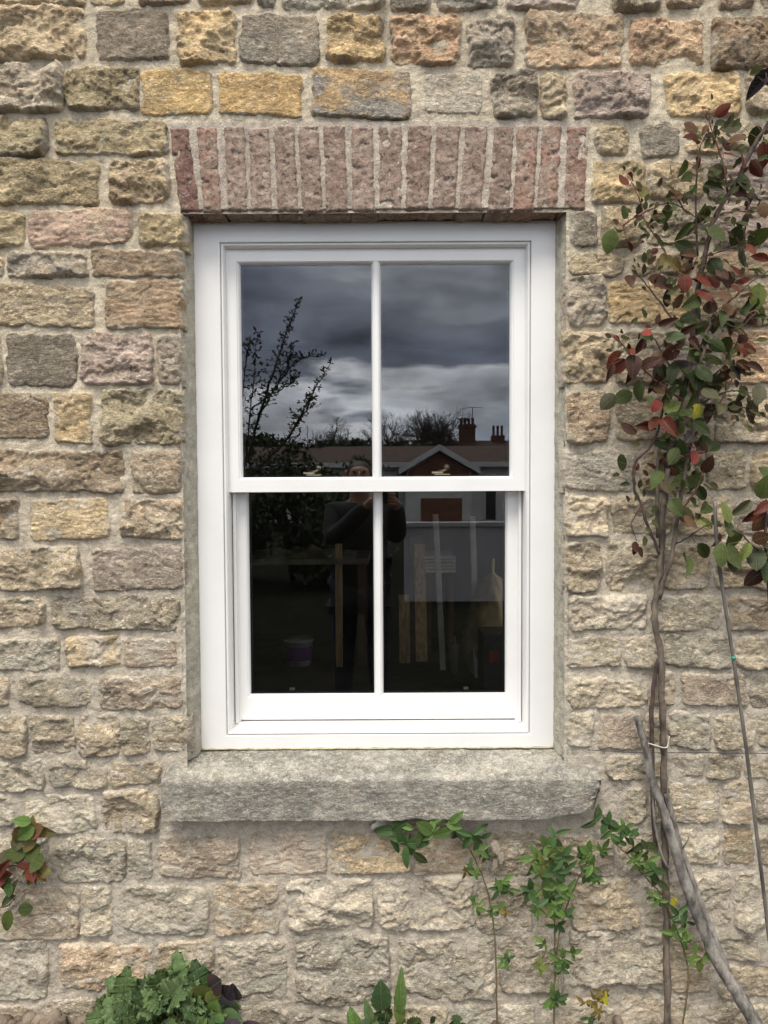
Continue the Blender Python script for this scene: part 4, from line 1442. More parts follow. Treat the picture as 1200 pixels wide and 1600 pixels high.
LEAVES = """1104,168,r,18;1128,172,r,24;1083,216,r,34;1078,200,b,30;1110,214,m,30;1124,206,G,36;1142,198,u,30;1152,215,b,26;1143,240,R,28;1138,222,m,30;1165,248,r,28;1180,215,G,32;1195,240,r,34;
1184,262,r,30;1047,262,g,24;1068,264,g,26;1074,276,g,22;1092,254,r,20;1120,272,u,32;1114,290,G,28;1166,280,G,30;1154,297,m,32;974,282,r,22;987,276,r,20;1008,298,o,30;1057,302,b,34;975,331,g,24;
998,330,G,20;953,376,g,34;968,356,g,30;1020,340,G,24;1042,335,g,28;1090,341,G,38;1070,361,g,32;1120,366,g,34;1030,367,d,18;985,386,r,18;1046,381,g,30;1068,385,G,30;1170,317,p,32;1180,308,p,30;
1194,326,b,24;1150,370,G,32;1186,369,g,36;1165,400,G,30;1187,402,r,28;1176,386,r,22;1040,405,o,34;1055,412,o,26;1080,395,b,26;1115,414,G,32;1130,423,m,26;1150,420,R,30;1183,422,g,28;
985,436,m,28;1035,440,m,44;1046,466,d,26;1070,441,r,26;1100,440,r,34;1120,438,r,30;1102,460,r,32;1130,460,b,30;1148,450,r,24;1186,462,l,38;1190,490,l,34;1178,500,m,30;1085,471,g,34;1096,482,g,32;
1076,492,G,30;1062,502,g,30;1044,503,m,30;1095,513,g,30;1116,506,g,32;1130,494,g,28;1141,514,G,30;1152,516,b,22;1010,521,R,20;1015,510,r,16;966,530,r,18;985,546,r,24;1000,541,m,30;958,562,r,34;
966,573,r,30;954,581,m,26;990,570,m,36;984,586,m,28;1016,566,m,32;1030,558,b,30;1050,551,m,32;1070,546,G,32;1090,551,G,34;1110,560,g,42;1118,571,g,34;1141,565,u,36;1167,545,r,28;1134,541,G,30;
1130,587,m,34;1150,581,d,26;1164,571,b,28;1180,573,m,28;1075,581,G,34;1090,592,G,34;1031,581,d,30;1021,602,m,26;1051,581,G,30;1101,601,g,32;1086,606,o,30;951,626,u,30;972,621,g,34;998,611,g,30;
1045,616,g,30;1080,626,l,30;1090,641,y,24;1110,616,u,30;1126,632,u,36;1150,639,u,30;1175,641,u,34;1160,616,u,28;1186,616,u,34;1050,636,l,30;1025,632,R,22;1106,646,m,32;1010,666,r,34;1021,660,r,28;
985,667,m,28;1045,665,r,38;1066,666,l,32;1086,661,g,32;1081,681,d,30;1100,691,G,34;1116,696,G,28;1040,692,G,36;1056,711,g,32;970,722,G,32;1050,729,R,34;1076,719,r,30;1086,714,R,26;1106,727,m,32;
1026,746,g,32;1045,761,o,30;1066,751,g,32;1086,751,g,32;1096,771,G,32;1105,792,g,38;1056,791,g,30;1071,806,u,34;1081,812,b,26;1101,816,l,28;1121,813,g,32;1075,880,g,44;1101,862,g,34;1131,866,g,36;1146,882,u,26;
1070,420,b,24;1160,350,G,26;1060,470,b,24;1075,515,m,24;1120,540,G,28;1060,600,G,30;1070,640,G,30;1065,700,G,30;1090,700,m,28;1045,540,b,26;1140,480,b,24;1165,480,G,28;1105,530,G,28;1110,480,m,26;1095,425,b,26;
1055,525,G,28;1030,610,b,24;1120,600,G,30;1060,730,G,30;1100,580,G,34;1062,566,d,28;1085,535,m,28;1138,438,b,26;1160,436,R,22;1170,470,m,24;1040,716,m,24;1075,695,m,26;1096,668,G,28;1056,650,G,30"""
RP = np.array(RS)
pet = MB()
for ent in LEAVES.replace('\n', '').split(';'):
    a, b_, tone, sz = ent.split(',')
    a, b_, sz = float(a), float(b_), float(sz)
    dep = .055 + rsr.uniform(0, .09)
    c = P(a, b_, -dep)
    size = sz * 1.05 * .00170 * (1 - dep / 1.96)
    dist = np.linalg.norm((RP - c) * [1, .6, 1], axis=1)
    q = RP[np.argmin(dist)]
    d = (c - q) * [1, .8, 1]
    L_ = np.linalg.norm(d)
    if L_ < .008:
        an = rsr.uniform(0, 2 * pi); d = np.array([cos(an), -.3, sin(an)]); L_ = 1
    d = d / L_ + rsr.normal(0, .35, 3) + np.array([0, -.1, -.35])
    d[1] = np.clip(d[1], -.6, .3)
    d /= np.linalg.norm(d)
    nrm = np.array([rsr.normal(0, .45), -1.0, rsr.uniform(-.1, .9)])
    base = c - d * size * .5
    # keep leaves from sinking into the wall
    if (base + d * size)[1] > -.03:
        base[1] -= .03
    put_leaf(rose, base, d, nrm, size, tone, ROSE, rsr)
    if np.linalg.norm(base - q) < .09:
        mid = (base + q) / 2 + np.array([0, -.004, -.006])
        pet.tube([q, mid, base], [.0009, .0007, .0006], 4, False)
# hanging dead leaf
for k in range(3):
    c = P(992 + 4 * k, 846 + 4 * k, -.06)
    put_leaf(rose, c, (rsr.normal(0, .2), -.1, -1), (rsr.normal(0, .5), -1, 0), .030, 'm', ROSE, rsr, 'dead_leaf')
# fold in fine red young growth
for k in range(46):
    q = RP[rsr.randint(120, len(RP))]
    if q[2] < 1.45:
        continue
    d = np.array([rsr.normal(0, 1), -abs(rsr.normal(.2, .4)), rsr.normal(.2, .8)]); d /= np.linalg.norm(d)
    put_leaf(rose, q + d * .012, d, (rsr.normal(0, .5), -1, .3), rsr.uniform(.016, .034), rsr.choice(list('rmbGgdGu')), ROSE, rsr)
    pet.tube([q, q + d * .012], [.0007, .0005], 4, False)
o = pet.obj('leaf_stalks', M['redshoot'], rose, True); o['kind'] = 'stuff'
Vy, Fy = [], []
for k in range(480):
    q = RP[rsr.randint(90, len(RP))]
    if q[2] < 1.4:
        continue
    d = rsr.normal(0, 1, 3); d[1] = -abs(d[1]) * .6; d /= np.linalg.norm(d)
    q = q + d * rsr.uniform(.004, .05)
    u = np.cross(d, [rsr.normal(0, .4), -1, .3]); u /= np.linalg.norm(u) + 1e-6
    w = np.cross(u, d)
    L_ = rsr.uniform(.012, .030); n_ = len(Vy)
    Vy += [q, q + d * L_ * .35 + u * L_ * .26 + w * L_ * .08, q + d * L_ * .75 + u * L_ * .2, q + d * L_ - w * L_ * .1, q + d * L_ * .75 - u * L_ * .2, q + d * L_ * .35 - u * L_ * .26 + w * L_ * .08, q + d * L_ * .5 - w * L_ * .05]
    Fy += [tuple(n_ + i for i in f) for f in ((0, 1, 6), (1, 2, 6), (2, 3, 6), (3, 4, 6), (4, 5, 6), (5, 0, 6))]
M['young'] = simple('young_growth', (.075, .028, .018), .75, .5, 18, c2=(.05, .065, .022), spec=.12)
o = link('young_leaves', mesh('young_leaves', Vy, Fy, True), M['young'], rose); o['kind'] = 'stuff'

# ---- second rose growing in from the right
b1 = P(1215, 1500, -.08)
rose2 = thing('climbing_rose', 'rose branch entering from the right edge with glossy green leaves beside the cane', 'rose', (float(b1[0]), -.08, 0))
R2 = []
for pl, a, b_ in (([(1222, 1640, .08), (1218, 1500, .08), (1212, 1200, .08), (1206, 1000, .08), (1200, 900, .09), (1196, 850, .09), (1197, 780, .1)], .006, .0035),
                  ([(1199, 868, .09), (1175, 852, .1), (1155, 832, .11), (1135, 828, .11)], .0025, .0015), ([(1225, 420, .1), (1212, 250, .1), (1205, 160, .11), (1195, 110, .11)], .004, .002),
                  ([(1225, 820, .1), (1224, 620, .1), (1225, 420, .1)], .004, .004), ([(1206, 1000, .08), (1222, 900, .09), (1225, 820, .1)], .004, .004)):
    R2.extend(stem(rose2, pl, a, b_, M['bark_dark'], 'stem', 6, .0006, rsr))
R2 = np.array(R2)
pet = MB()
for a, b_, tone, sz in [(1195, 762, 'g', 34), (1193, 792, 'r', 26), (1178, 806, 'r', 30), (1189, 816, 'b', 30), (1136, 800, 'l', 30), (1160, 794, 'u', 32), (1182, 874, 'G', 36), (1178, 902, 'm', 32), (1200, 858, 'g', 32),
                        (1202, 890, 'G', 34), (1165, 862, 'l', 26), (1150, 845, 'g', 30), (1145, 870, 'g', 36), (1186, 130, 'p', 42), (1192, 108, 'G', 38), (1203, 125, 'd', 36), (1205, 740, 'g', 34), (1140, 822, 'g', 30),
                        (1120, 845, 'b', 22), (1190, 840, 'b', 24), (1205, 815, 'g', 30)]:
    dep = .09 + rsr.uniform(-.01, .03)
    c = P(a, b_, -dep)
    q = R2[np.argmin(np.linalg.norm(R2 - c, axis=1))]
    d = c - q; d = d / (np.linalg.norm(d) + 1e-6) + rsr.normal(0, .3, 3) + [0, 0, -.4]; d[1] = np.clip(d[1], -.5, .2); d /= np.linalg.norm(d)
    size = sz * 1.2 * .0016
    base = c - d * size * .5
    put_leaf(rose2, base, d, (rsr.normal(0, .4), -1, rsr.uniform(0, .7)), size, tone, ROSE, rsr)
    pet.tube([q, (q + base) / 2 + [0, 0, -.004], base], [.001, .0008, .0006], 4, False)
o = pet.obj('leaf_stalks', M['shoot'], rose2, True); o['kind'] = 'stuff'


# ---- weathered dead stem
rsd = np.random.RandomState(4)
dead = thing('dead_climber', 'thick grey weathered dead climber stem leaning across the lower right of the wall', 'dead stem', (float(P(1195, 1620, -.1)[0]), -.1, 0))


def knotty(pts, r0, r1, parent, name, n=10):
    W_ = [P(a, b, -c) for a, b, c in pts]
    sm = smooth_poly(W_, 10)
    mb = MB()
    rad = [(r0 + (r1 - r0) * i / (len(sm) - 1)) * (1 + .05 * sin(i * .37) + rsd.normal(0, .015)) for i in range(len(sm))]
    sm = [p + rsd.normal(0, .0004, 3) for p in sm]
    mb.tube(sm, rad, n)
    V = np.array(mb.v)
    V += (.0022 * fbm(V[:, 0] * 90 + V[:, 1] * 60, V[:, 2] * 25, 7, 3))[:, None] * rsd.uniform(.4, 1, (1, 3))
    mb.v = [tuple(v) for v in V]
    mb.obj(name, M['dead_wood'], parent, True)


knotty([(995, 1120, .05), (1008, 1165, .055), (1018, 1215, .06), (1034, 1260, .065), (1050, 1310, .07), (1068, 1370, .075), (1090, 1430, .08), (1115, 1490, .085), (1135, 1525, .09), (1158, 1560, .10), (1180, 1600, .11), (1215, 1660, .12)], .0085, .0195, dead, 'main_stem')
knotty([(1042, 1240, .05), (1056, 1300, .055), (1078, 1365, .06), (1098, 1420, .065), (1118, 1470, .075), (1136, 1518, .085)], .007, .0105, dead, 'second_stem')
knotty([(1016, 1170, .04), (1019, 1230, .045), (1024, 1290, .05), (1034, 1335, .055), (1050, 1365, .06)], .004, .003, dead, 'peeling_strand', 6)
knotty([(1062, 1330, .07), (1072, 1318, .075), (1077, 1305, .08)], .0025, .001, dead, 'side_twig', 5)
knotty([(1128, 1485, .07), (1160, 1495, .06), (1185, 1508, .06), (1215, 1515, .06)], .0018, .001, dead, 'side_twig', 5)

# ---- cane with tie
M['cane'] = simple('dark_cane', (.07, .06, .05), .6, .4, 30, .001, 60, c2=(.15, .135, .11), stretch=(1, 1, .3))
cane = thing('garden_cane', 'thin dark cane with a green tie leaning against the wall right of the rose', 'cane', (float(P(1212, 1640, -.16)[0]), -.16, 0))
cpts = [P(1117, 783, -.10), P(1122, 870, -.105), P(1146, 1030, -.115), P(1166, 1170, -.125), P(1188, 1350, -.14), P(1213, 1560, -.155), P(1219, 1630, -.16)]
mb = MB(); mb.tube(smooth_poly(cpts, 8), [.0045 + .0007 * (i % 9 == 0) for i in range(49)], 8); mb.obj('cane_shaft', M['cane'], cane, True)
M['greentie'] = simple('green_tie', (.02, .25, .14), .5, .2)
c = P(1146, 1028, -.115)
mb = MB(); mb.lathe([(.0062, -.003), (.0068, 0), (.0062, .004)], c, 10); mb.obj('tie', M['greentie'], cane, True)
mb = MB(); c = P(1162, 1174, -.12)
for k in range(3):
    mb.lathe([(.0055, -.0012), (.0066, 0), (.0055, .0012)], c + [0, 0, .003 * k], 8)
mb.obj('string_binding', M['cement'], cane, True)

# ---- wire and string
M['wire'] = simple('galvanised_wire', (.08, .075, .07), .5, .2, metal=.6)
wp = smooth_poly([P(921, 1172, .0), P(925, 1172, -.03), P(1000, 1176, -.032), P(1100, 1176, -.03), P(1240, 1178, -.03)], 10)
mb = MB(); mb.tube(wp, .0011, 5)
o = mb.obj('training_wire', M['wire'], smooth=True); tag(o, 'thin dark wire stretched across the stones to the right of the sill', 'wire')
M['string'] = simple('pale_string', (.5, .48, .42), .8, .2)
mb = MB()
mb.tube(smooth_poly([P(1012, 1161, -.045), P(1022, 1164, -.052), P(1036, 1168, -.052), P(1043, 1166, -.045), P(1046, 1150, -.045)], 6), .0014, 5)
o = mb.obj('string_tie', M['string'], smooth=True); tag(o, 'loop of pale string tying the rose stems just above the wire', 'string')


# ------------------------------------------------------------------ small plants at the foot of the wall
def shoot_plant(name, label, cat, stems, clusters, lib, base_px, dep, seed, mat='shoot', rad=(.0026, .0012), group=None):
    """stems: polylines in pixels; clusters: (px, py, leaflets, leaf pixels, tone)"""
    rs = np.random.RandomState(seed)
    b = P(base_px[0], base_px[1], -dep)
    t = thing(name, label, cat, (float(b[0]), -dep, max(0.0, float(b[2]))), group)
    pts = []
    for s in stems:
        pts.extend(stem(t, [(x, y, dep + .01 * rs.rand()) for x, y in s], rad[0], rad[1], M[mat], 'stem', 6, .0005, rs))
    A = np.array(pts)
    pm = MB()
    cnt = 0
    for px, py, n, sz, tone in clusters:
        c = P(px, py, -dep - rs.uniform(.01, .04))
        q = A[np.argmin(np.linalg.norm(A - c, axis=1))]
        if np.linalg.norm(q - c) > .004:
            pm.tube([q, (q + c) / 2 + [0, -.003, .005], c], [.0009, .0007, .0006], 4, False)
            cnt += 1
        a0 = rs.uniform(0, 2 * pi)
        fan = rs.uniform(3.4, 5.4)
        for k in range(n):
            a = a0 + fan * (k / max(1, n - 1) - .5)
            d = np.array([cos(a), rs.uniform(-.5, .15), sin(a) - .15]); d /= np.linalg.norm(d)
            size = sz * .0017 * rs.uniform(.8, 1.2)
            off = np.array([rs.normal(0, .1), 0, rs.normal(0, .1)]) * size
            put_leaf(t, c + off, d, (rs.normal(0, .3), -1, rs.uniform(0, .6)), size, tone, lib, rs)
    if cnt:
        o = pm.obj('leaf_stalks', M[mat], t, True)
        o['kind'] = 'stuff'
    return t


shoot_plant('rose_seedling', 'small rose shoot with bronze and green leaves at the left edge below sill height', 'rose shoot',
            [[(-30, 1500), (-10, 1420), (5, 1360), (18, 1335), (38, 1310), (42, 1295)], [(5, 1360), (20, 1352), (50, 1362)], [(-8, 1420), (12, 1415), (22, 1405)]],
            [(30, 1290, 2, 30, 'o'), (48, 1288, 2, 32, 's'), (52, 1300, 3, 30, 'o'), (40, 1305, 2, 26, 'b'), (22, 1330, 3, 30, 'u'), (42, 1332, 3, 30, 'g'), (62, 1335, 2, 30, 'g'), (8, 1362, 3, 32, 'r'), (-6, 1368, 2, 34, 'r'),
             (58, 1358, 5, 24, 'o'), (45, 1352, 2, 22, 'r'), (12, 1378, 2, 22, 'S'), (14, 1400, 1, 24, 'u'), (26, 1402, 1, 24, 'G'), (14, 1418, 1, 32, 'g'), (30, 1422, 1, 30, 'G')],
            ROSE, (-30, 1500), .04, 31, 'redshoot')
shoot_plant('leafy_shoot', 'green leafy shoot hanging just under the middle of the stone sill', 'climber',
            [[(778, 1640), (776, 1560), (774, 1480), (766, 1410), (748, 1355), (728, 1320), (700, 1296), (672, 1288), (640, 1290)], [(672, 1288), (674, 1274), (690, 1262)]],
            [(612, 1300, 3, 34, 'S'), (636, 1318, 4, 34, 'S'), (650, 1295, 3, 36, 's'), (675, 1302, 5, 34, 's'), (640, 1300, 2, 34, 'v'), (648, 1330, 2, 34, 'G'), (700, 1290, 3, 28, 's'), (712, 1300, 3, 26, 'S'), (735, 1305, 4, 26, 'S'),
             (750, 1310, 3, 24, 'S'), (692, 1264, 2, 22, 's'), (680, 1268, 3, 12, 's'), (752, 1330, 5, 15, 's'), (760, 1335, 5, 14, 'S'), (735, 1355, 6, 14, 'S'), (742, 1365, 5, 13, 's'), (728, 1362, 4, 12, 'O'),
             (785, 1378, 7, 18, 's'), (778, 1390, 5, 16, 'S'), (796, 1388, 4, 15, 's'), (740, 1400, 3, 12, 's'), (745, 1415, 5, 15, 's'), (780, 1418, 5, 14, 's'), (790, 1424, 4, 12, 'O'), (768, 1425, 4, 12, 'S'), (787, 1500, 5, 14, 's'), (795, 1497, 4, 12, 'S')],
            NARROW, (778, 1640), .03, 41)
shoot_plant('leafy_shoot', 'bushy bright green shoot with two stems rising below the right half of the sill', 'climber',
            [[(866, 1640), (866, 1560), (867, 1500), (866, 1440), (860, 1390), (862, 1340), (866, 1310)], [(867, 1530), (872, 1470), (886, 1415), (905, 1370), (918, 1345), (925, 1330)]],
            [(868, 1308, 5, 20, 'S'), (850, 1322, 6, 22, 's'), (872, 1326, 6, 20, 'l'), (860, 1335, 5, 20, 'S'), (838, 1345, 6, 24, 's'), (880, 1342, 6, 22, 'S'), (852, 1352, 5, 20, 'l'), (868, 1360, 5, 22, 'S'), (845, 1362, 5, 18, 's'),
             (885, 1360, 5, 20, 'S'), (832, 1392, 6, 24, 'S'), (848, 1388, 5, 22, 's'), (870, 1385, 6, 24, 's'), (885, 1395, 5, 22, 's'), (862, 1400, 5, 20, 'S'), (840, 1422, 5, 16, 's'), (865, 1420, 6, 20, 's'), (880, 1430, 4, 18, 'S'),
             (870, 1445, 4, 15, 'S'), (850, 1475, 5, 14, 's'), (845, 1510, 5, 16, 'l'), (880, 1500, 6, 22, 's'), (893, 1490, 4, 18, 's'), (875, 1512, 4, 15, 'S'), (862, 1558, 6, 20, 's'), (873, 1562, 5, 18, 'S'),
             (920, 1335, 6, 20, 's'), (925, 1350, 6, 18, 's'), (915, 1365, 5, 18, 'S'), (932, 1370, 5, 16, 's'), (940, 1330, 6, 18, 's'), (905, 1330, 4, 16, 'S')],
            NARROW, (866, 1640), .035, 42)
shoot_plant('leafy_shoot', 'arching dark green shoot between the sill end and the dead stem', 'climber',
            [[(1060, 1640), (1075, 1540), (1070, 1490), (1052, 1440), (1035, 1400), (1008, 1370), (980, 1335), (962, 1318), (945, 1290), (942, 1275)]],
            [(940, 1275, 3, 20, 'S'), (932, 1282, 3, 22, 'G'), (950, 1284, 3, 20, 'S'), (958, 1300, 4, 18, 's'), (975, 1290, 4, 16, 's'), (985, 1305, 5, 20, 'S'), (970, 1312, 4, 18, 'S'), (990, 1322, 4, 20, 'G'), (1008, 1316, 2, 22, 'G'),
             (1012, 1328, 3, 18, 'G'), (990, 1342, 4, 16, 's'), (1000, 1350, 5, 18, 's'), (1012, 1345, 5, 18, 's'), (1022, 1360, 4, 22, 'S'), (1028, 1375, 3, 20, 'G'), (1022, 1398, 4, 16, 's'), (1030, 1408, 4, 14, 's'),
             (1060, 1428, 4, 20, 'S'), (1070, 1440, 4, 18, 'S'), (1055, 1455, 5, 20, 's'), (1068, 1470, 5, 18, 's'), (1088, 1490, 3, 20, 's'), (1098, 1495, 4, 24, 'l'), (1108, 1490, 3, 20, 's'), (1052, 1402, 2, 14, 'y')],
            NARROW, (1060, 1640), .05, 43)
shoot_plant('seedling', 'tiny yellowish seedling at the bottom right of the bushy shoot', 'weed',
            [[(922, 1640), (926, 1600), (932, 1570), (938, 1552)]],
            [(940, 1550, 5, 14, 'O'), (930, 1562, 5, 14, 'O'), (945, 1560, 4, 12, 'y'), (915, 1565, 4, 14, 'O'), (935, 1580, 5, 14, 'O'), (922, 1590, 4, 12, 'S')],
            NARROW, (922, 1640), .04, 44)


def rosette(name, label, cat, cx, cy, dep, n, rpx, size, tones, lib, seed, up=.6, spread=1.0):
    rs = np.random.RandomState(seed)
    b = P(cx, cy, -dep)
    t = thing(name, label, cat, (float(b[0]), -dep, .0))
    pm = MB()
    for k in range(n):
        a = rs.uniform(0, pi)
        r = rpx * .0017 * sqrt(rs.uniform(.02, 1))
        ex = np.array([cos(a) * r * spread, rs.uniform(-.10, .02), sin(a) * r * up])
        c = b + ex
        if c[1] > -.02:
            c[1] = -.02
        c[2] = max(c[2], .015)
        d = np.array([cos(a) * .8 + rs.normal(0, .5), rs.uniform(-1.1, .0), sin(a) * .4 + rs.normal(0, .5) - .1]); d /= np.linalg.norm(d)
        s = size * .0017 * rs.uniform(.65, 1.25)
        put_leaf(t, c - d * s * .4, d, (rs.normal(0, .4), -1, rs.uniform(.1, 1.2)), s, rs.choice(list(tones)), lib, rs)
        root = np.array([b[0] + rs.normal(0, .01), -dep, .0])
        q = c - d * s * .4
        pm.tube([root, (root + q) / 2 + [0, -.01, .01], q], [.0016, .0014, .001], 4, False)
    pm.obj('leaf_stalks', M['shoot'], t, True)['kind'] = 'stuff'
    return t


big = rosette('poppy_plant', 'large clump of blue-green ruffled leaves at the bottom left of the wall', 'weed', 262, 1625, .12, 190, 124, 46, 'vvVVvg', LOBED, 51, .76, .88)
rs = np.random.RandomState(77)
for a, b_, tone, sz in ((250, 1528, 'v', 52), (318, 1520, 'V', 50), (285, 1515, 'v', 52), (195, 1535, 'v', 52)):
    c = P(a, b_ + 34, -.12)
    put_leaf(big, c, (rs.normal(0, .3), -.2, 1), (rs.normal(0, .3), -1, .3), sz * .0017, tone, LOBED, rs)
low = rosette('seedling', 'low weed with yellow-green and purple leaves right of the ruffled clump', 'weed', 345, 1625, .15, 26, 62, 30, 'VGppVS', ROUND, 52, .9, 1.1)
for a, b_, tone, sz in ((318, 1560, 'l', 30), (332, 1585, 's', 26), (336, 1567, 'l', 24), (326, 1545, 'd', 28), (352, 1560, 'p', 30), (366, 1562, 'p', 28)):
    c = P(a, b_, -.17)
    put_leaf(low, c, (rs.normal(0, .3), -.3, .6), (rs.normal(0, .3), -1, .5), sz * .0017, tone, ROUND, rs)
mid = rosette('seedling', 'small dark green weed with one upright yellow-green leaf at the bottom centre', 'weed', 592, 1625, .13, 34, 48, 22, 'VvVG', LOBED, 53, 1.0, .9)
for a, b_, tone, sz, dx in ((596, 1580, 'V', 46, 0), (624, 1585, 's', 58, .05), (626, 1600, 'l', 44, -.05), (562, 1612, 's', 38, -.4), (580, 1600, 'v', 36, -.2)):
    c = P(a, b_, -.15)
    put_leaf(mid, c, (dx, -.15, 1), (rs.normal(0, .2), -1, .1), sz * .0017, tone, NARROW if dx else ROSE, rs)
rosette('seedling', 'feathery dark green weed to the right of the yellow-green leaf', 'weed', 690, 1628, .12, 44, 56, 15, 'VVGv', LOBED, 54, .85, 1.1)
rosette('seedling', 'sparse reddish low weed near the foot of the tall thin shoot', 'weed', 745, 1632, .11, 16, 46, 13, 'GmVu', NARROW, 55, .8, 1.0)
# dead leaf caught on the wall under the sill and pale flake
mb_ = thing('dead_leaf', 'curled pale dry leaf caught on the wall under the sill', 'dead leaf', tuple(map(float, P(778, 1330, -.03))))
for k, (a, b_, sz) in enumerate(((770, 1312, 24), (782, 1328, 20), (776, 1340, 18))):
    put_leaf(mb_, P(a, b_, -.03), (.4 - k * .3, -.4, -.7), (.5, -1, .2 * k), sz * .0017, 'u', LOBED, rs, 'blade')
for o in mb_.children:
    o['leaf_tone'] = [.34, .29, .22]; o['edge_tone'] = [.22, .18, .13]
c = P(580, 1294, -.02)
fl = LOBED[1]
o = bpy.data.objects.new('lime_flake', leaf_mesh('lime_flake', .55, .12, .1, .3, rows=7, lobes=.3, ruffle=.05, seed=40))
M['flake'] = simple('lime_flake', (.62, .58, .5), .9, .2, 3)
o.data.materials[0] = M['flake']
COL.objects.link(o)
o.location = c; o.rotation_euler = (radians(80), radians(75), 0); o.scale = (.05, .05, .05)
tag(o, 'small white flake of lime stuck under the sill left of the leafy shoot', 'flake')

# ------------------------------------------------------------------ the garden and street across from the wall (seen in the glass)
M['fascia'] = simple('pale_fascia', (.62, .62, .62), .5, .1)
M['rooftile'] = simple('clay_roof', (.06, .034, .026), .85, .4, 3, .02, 30, c2=(.10, .055, .04))
M['render'] = simple('white_render', (.60, .60, .58), .85, .1, 2)
M['greyr'] = simple('grey_render', (.40, .41, .44), .85, .1, 2)
M['brickfar'] = simple('far_brick', (.11, .055, .04), .9, .3, 6)
M['doorw'] = simple('brown_timber', (.16, .06, .03), .6, .3, 5)
M['twig'] = simple('bare_twig', (.045, .035, .028), .9, .3, 5)
M['hedge'] = simple('hedge_leaf', (.035, .055, .018), .7, .5, 2, c2=(.06, .085, .03))
M['darkglass'] = simple('far_glass', (.03, .035, .04), .1, .1)


def tree_geo(rs, base, height, spread, levels, trunk, mb_t, mb_c, upbias=.5, leafs=None, leafsize=.03):
    def rec(p, d, L, r, lv):
        n = 4
        pts = [p]
        q = p
        dd = d
        for i in range(n):
            dd = dd + rs.normal(0, .16, 3) + np.array([0, 0, .06 * upbias]); dd /= np.linalg.norm(dd)
            q = q + dd * L / n
            pts.append(q)
        (mb_t if lv == levels else mb_c).tube(pts, list(np.linspace(r, r * .6, n + 1)), 5 if lv > 2 else 3, False)
        if lv == 0:
            if leafs is not None:
                for j in range(3):
                    leafs.append((pts[1 + j], dd))
            return
        for k in range(3 if lv > 2 else 4):
            t = pts[rs.randint(1, n + 1)] if k else pts[-1]
            nd = dd + rs.normal(0, .55, 3) * spread + [0, 0, .2 * upbias]; nd /= np.linalg.norm(nd)
            rec(t, nd, L * rs.uniform(.6, .85), r * .58, lv - 1)
    rec(np.array(base, float), np.array([0, 0, 1.0]), height * .33, trunk, levels)


def bare_tree(px, pytop, L, label, seed, levels=5, spread=1.0):
    rs_ = np.random.RandomState(seed)
    b_ = MR(px, 760, L); b_[2] = 0
    H = MR(px, pytop, L)[2] * 1.02
    t = thing('bare_tree', label, 'tree', tuple(map(float, b_)), 'bare trees beyond the roofs')
    a, c_ = MB(), MB()
    tree_geo(rs_, b_, H, spread * 1.15, levels, H * .036, a, c_)
    # fit the crown to its height
    zmax = max(v[2] for v in c_.v)
    k = H / zmax
    for m_ in (a, c_):
        m_.v = [(v[0], v[1], v[2] * k) for v in m_.v]
    a.obj('trunk', M['twig'], t, True)
    c_.obj('crown', M['twig'], t)


for i, (px, py, sp_) in enumerate(((622, 636, 1), (655, 629, 1.1), (692, 640, 1), (562, 650, .9), (530, 655, .8), (480, 664, .8), (640, 640, 1), (675, 634, 1), (604, 650, 1))):
    bare_tree(px, py, 36 + i, ['tallest rounded bare tree of the row reflected in the right pane', 'broad bare tree at the middle of the reflected row', 'bare tree beside the reflected chimney',
                                   'small bare tree just left of the glazing bar in the reflection', 'thin bare tree reflected in the left pane', 'leftmost bare tree of the reflected row', 'bare tree standing between the tallest and the broad one', 'bare tree between the broad one and the chimney', 'bare tree just right of the glazing bar'][i], 60 + i, 6, sp_)


def leafy(name, label, cat, px, py, L, wpx, leaves, seed, tone='hedge', zmin=0.0, leaf=.05):
    """evergreen mass: stems plus a joined cloud of leaf faces"""
    rs_ = np.random.RandomState(seed)
    b_ = MR(px, 800, L); b_[2] = 0
    H = MR(px, py, L)[2]
    w = wpx / FPX * (L + 2)
    t = thing(name, label, cat, tuple(map(float, b_)))
    a = MB()
    for k in range(5):
        e = b_ + [rs_.uniform(-w, w) * .6, rs_.uniform(-.3, .3), H * rs_.uniform(.6, .9)]
        a.tube(smooth_poly([b_, (b_ + e) / 2 + rs_.normal(0, .05, 3), e], 5), [.04] * 10 + [.01], 5)
    a.obj('trunk', M['twig'], t, True)
    V = []; F = []
    cl = [(b_ + [rs_.uniform(-w, w) * .85, rs_.uniform(-.5, .5), zmin + (H - zmin) * rs_.uniform(.1, .85)], rs_.uniform(.25, .45) * H * .5) for _ in range(26)]
    for k in range(leaves):
        c_, r_ = cl[rs_.randint(len(cl))]
        d = rs_.normal(0, 1, 3); d /= np.linalg.norm(d)
        p = c_ + d * r_ * rs_.uniform(.5, 1.05)
        if p[2] > H or p[2] < zmin:
            p[2] = zmin + rs_.uniform(.1, .95) * (H - zmin)
        u = rs_.normal(0, 1, 3); u /= np.linalg.norm(u); v_ = np.cross(u, rs_.normal(0, 1, 3)); v_ /= np.linalg.norm(v_)
        n_ = len(V)
        V += [p - u * leaf, p + v_ * leaf * .5, p + u * leaf, p - v_ * leaf * .5]
        F.append((n_, n_ + 1, n_ + 2, n_ + 3))
    link('crown', mesh('crown', V, F), M[tone], t)
    return t


leafy('evergreen_shrub', 'dark evergreen shrub behind the photographer reflected low in the left panes', 'shrub', 455, 690, 9, 90, 7000, 71)
leafy('evergreen_shrub', 'dark hedge shrub reflected at the left edge of the window', 'shrub', 350, 660, 9.5, 60, 5000, 72)
leafy('evergreen_shrub', 'olive green bush reflected between the bungalow and the photographer', 'shrub', 540, 712, 12, 60, 5000, 73)


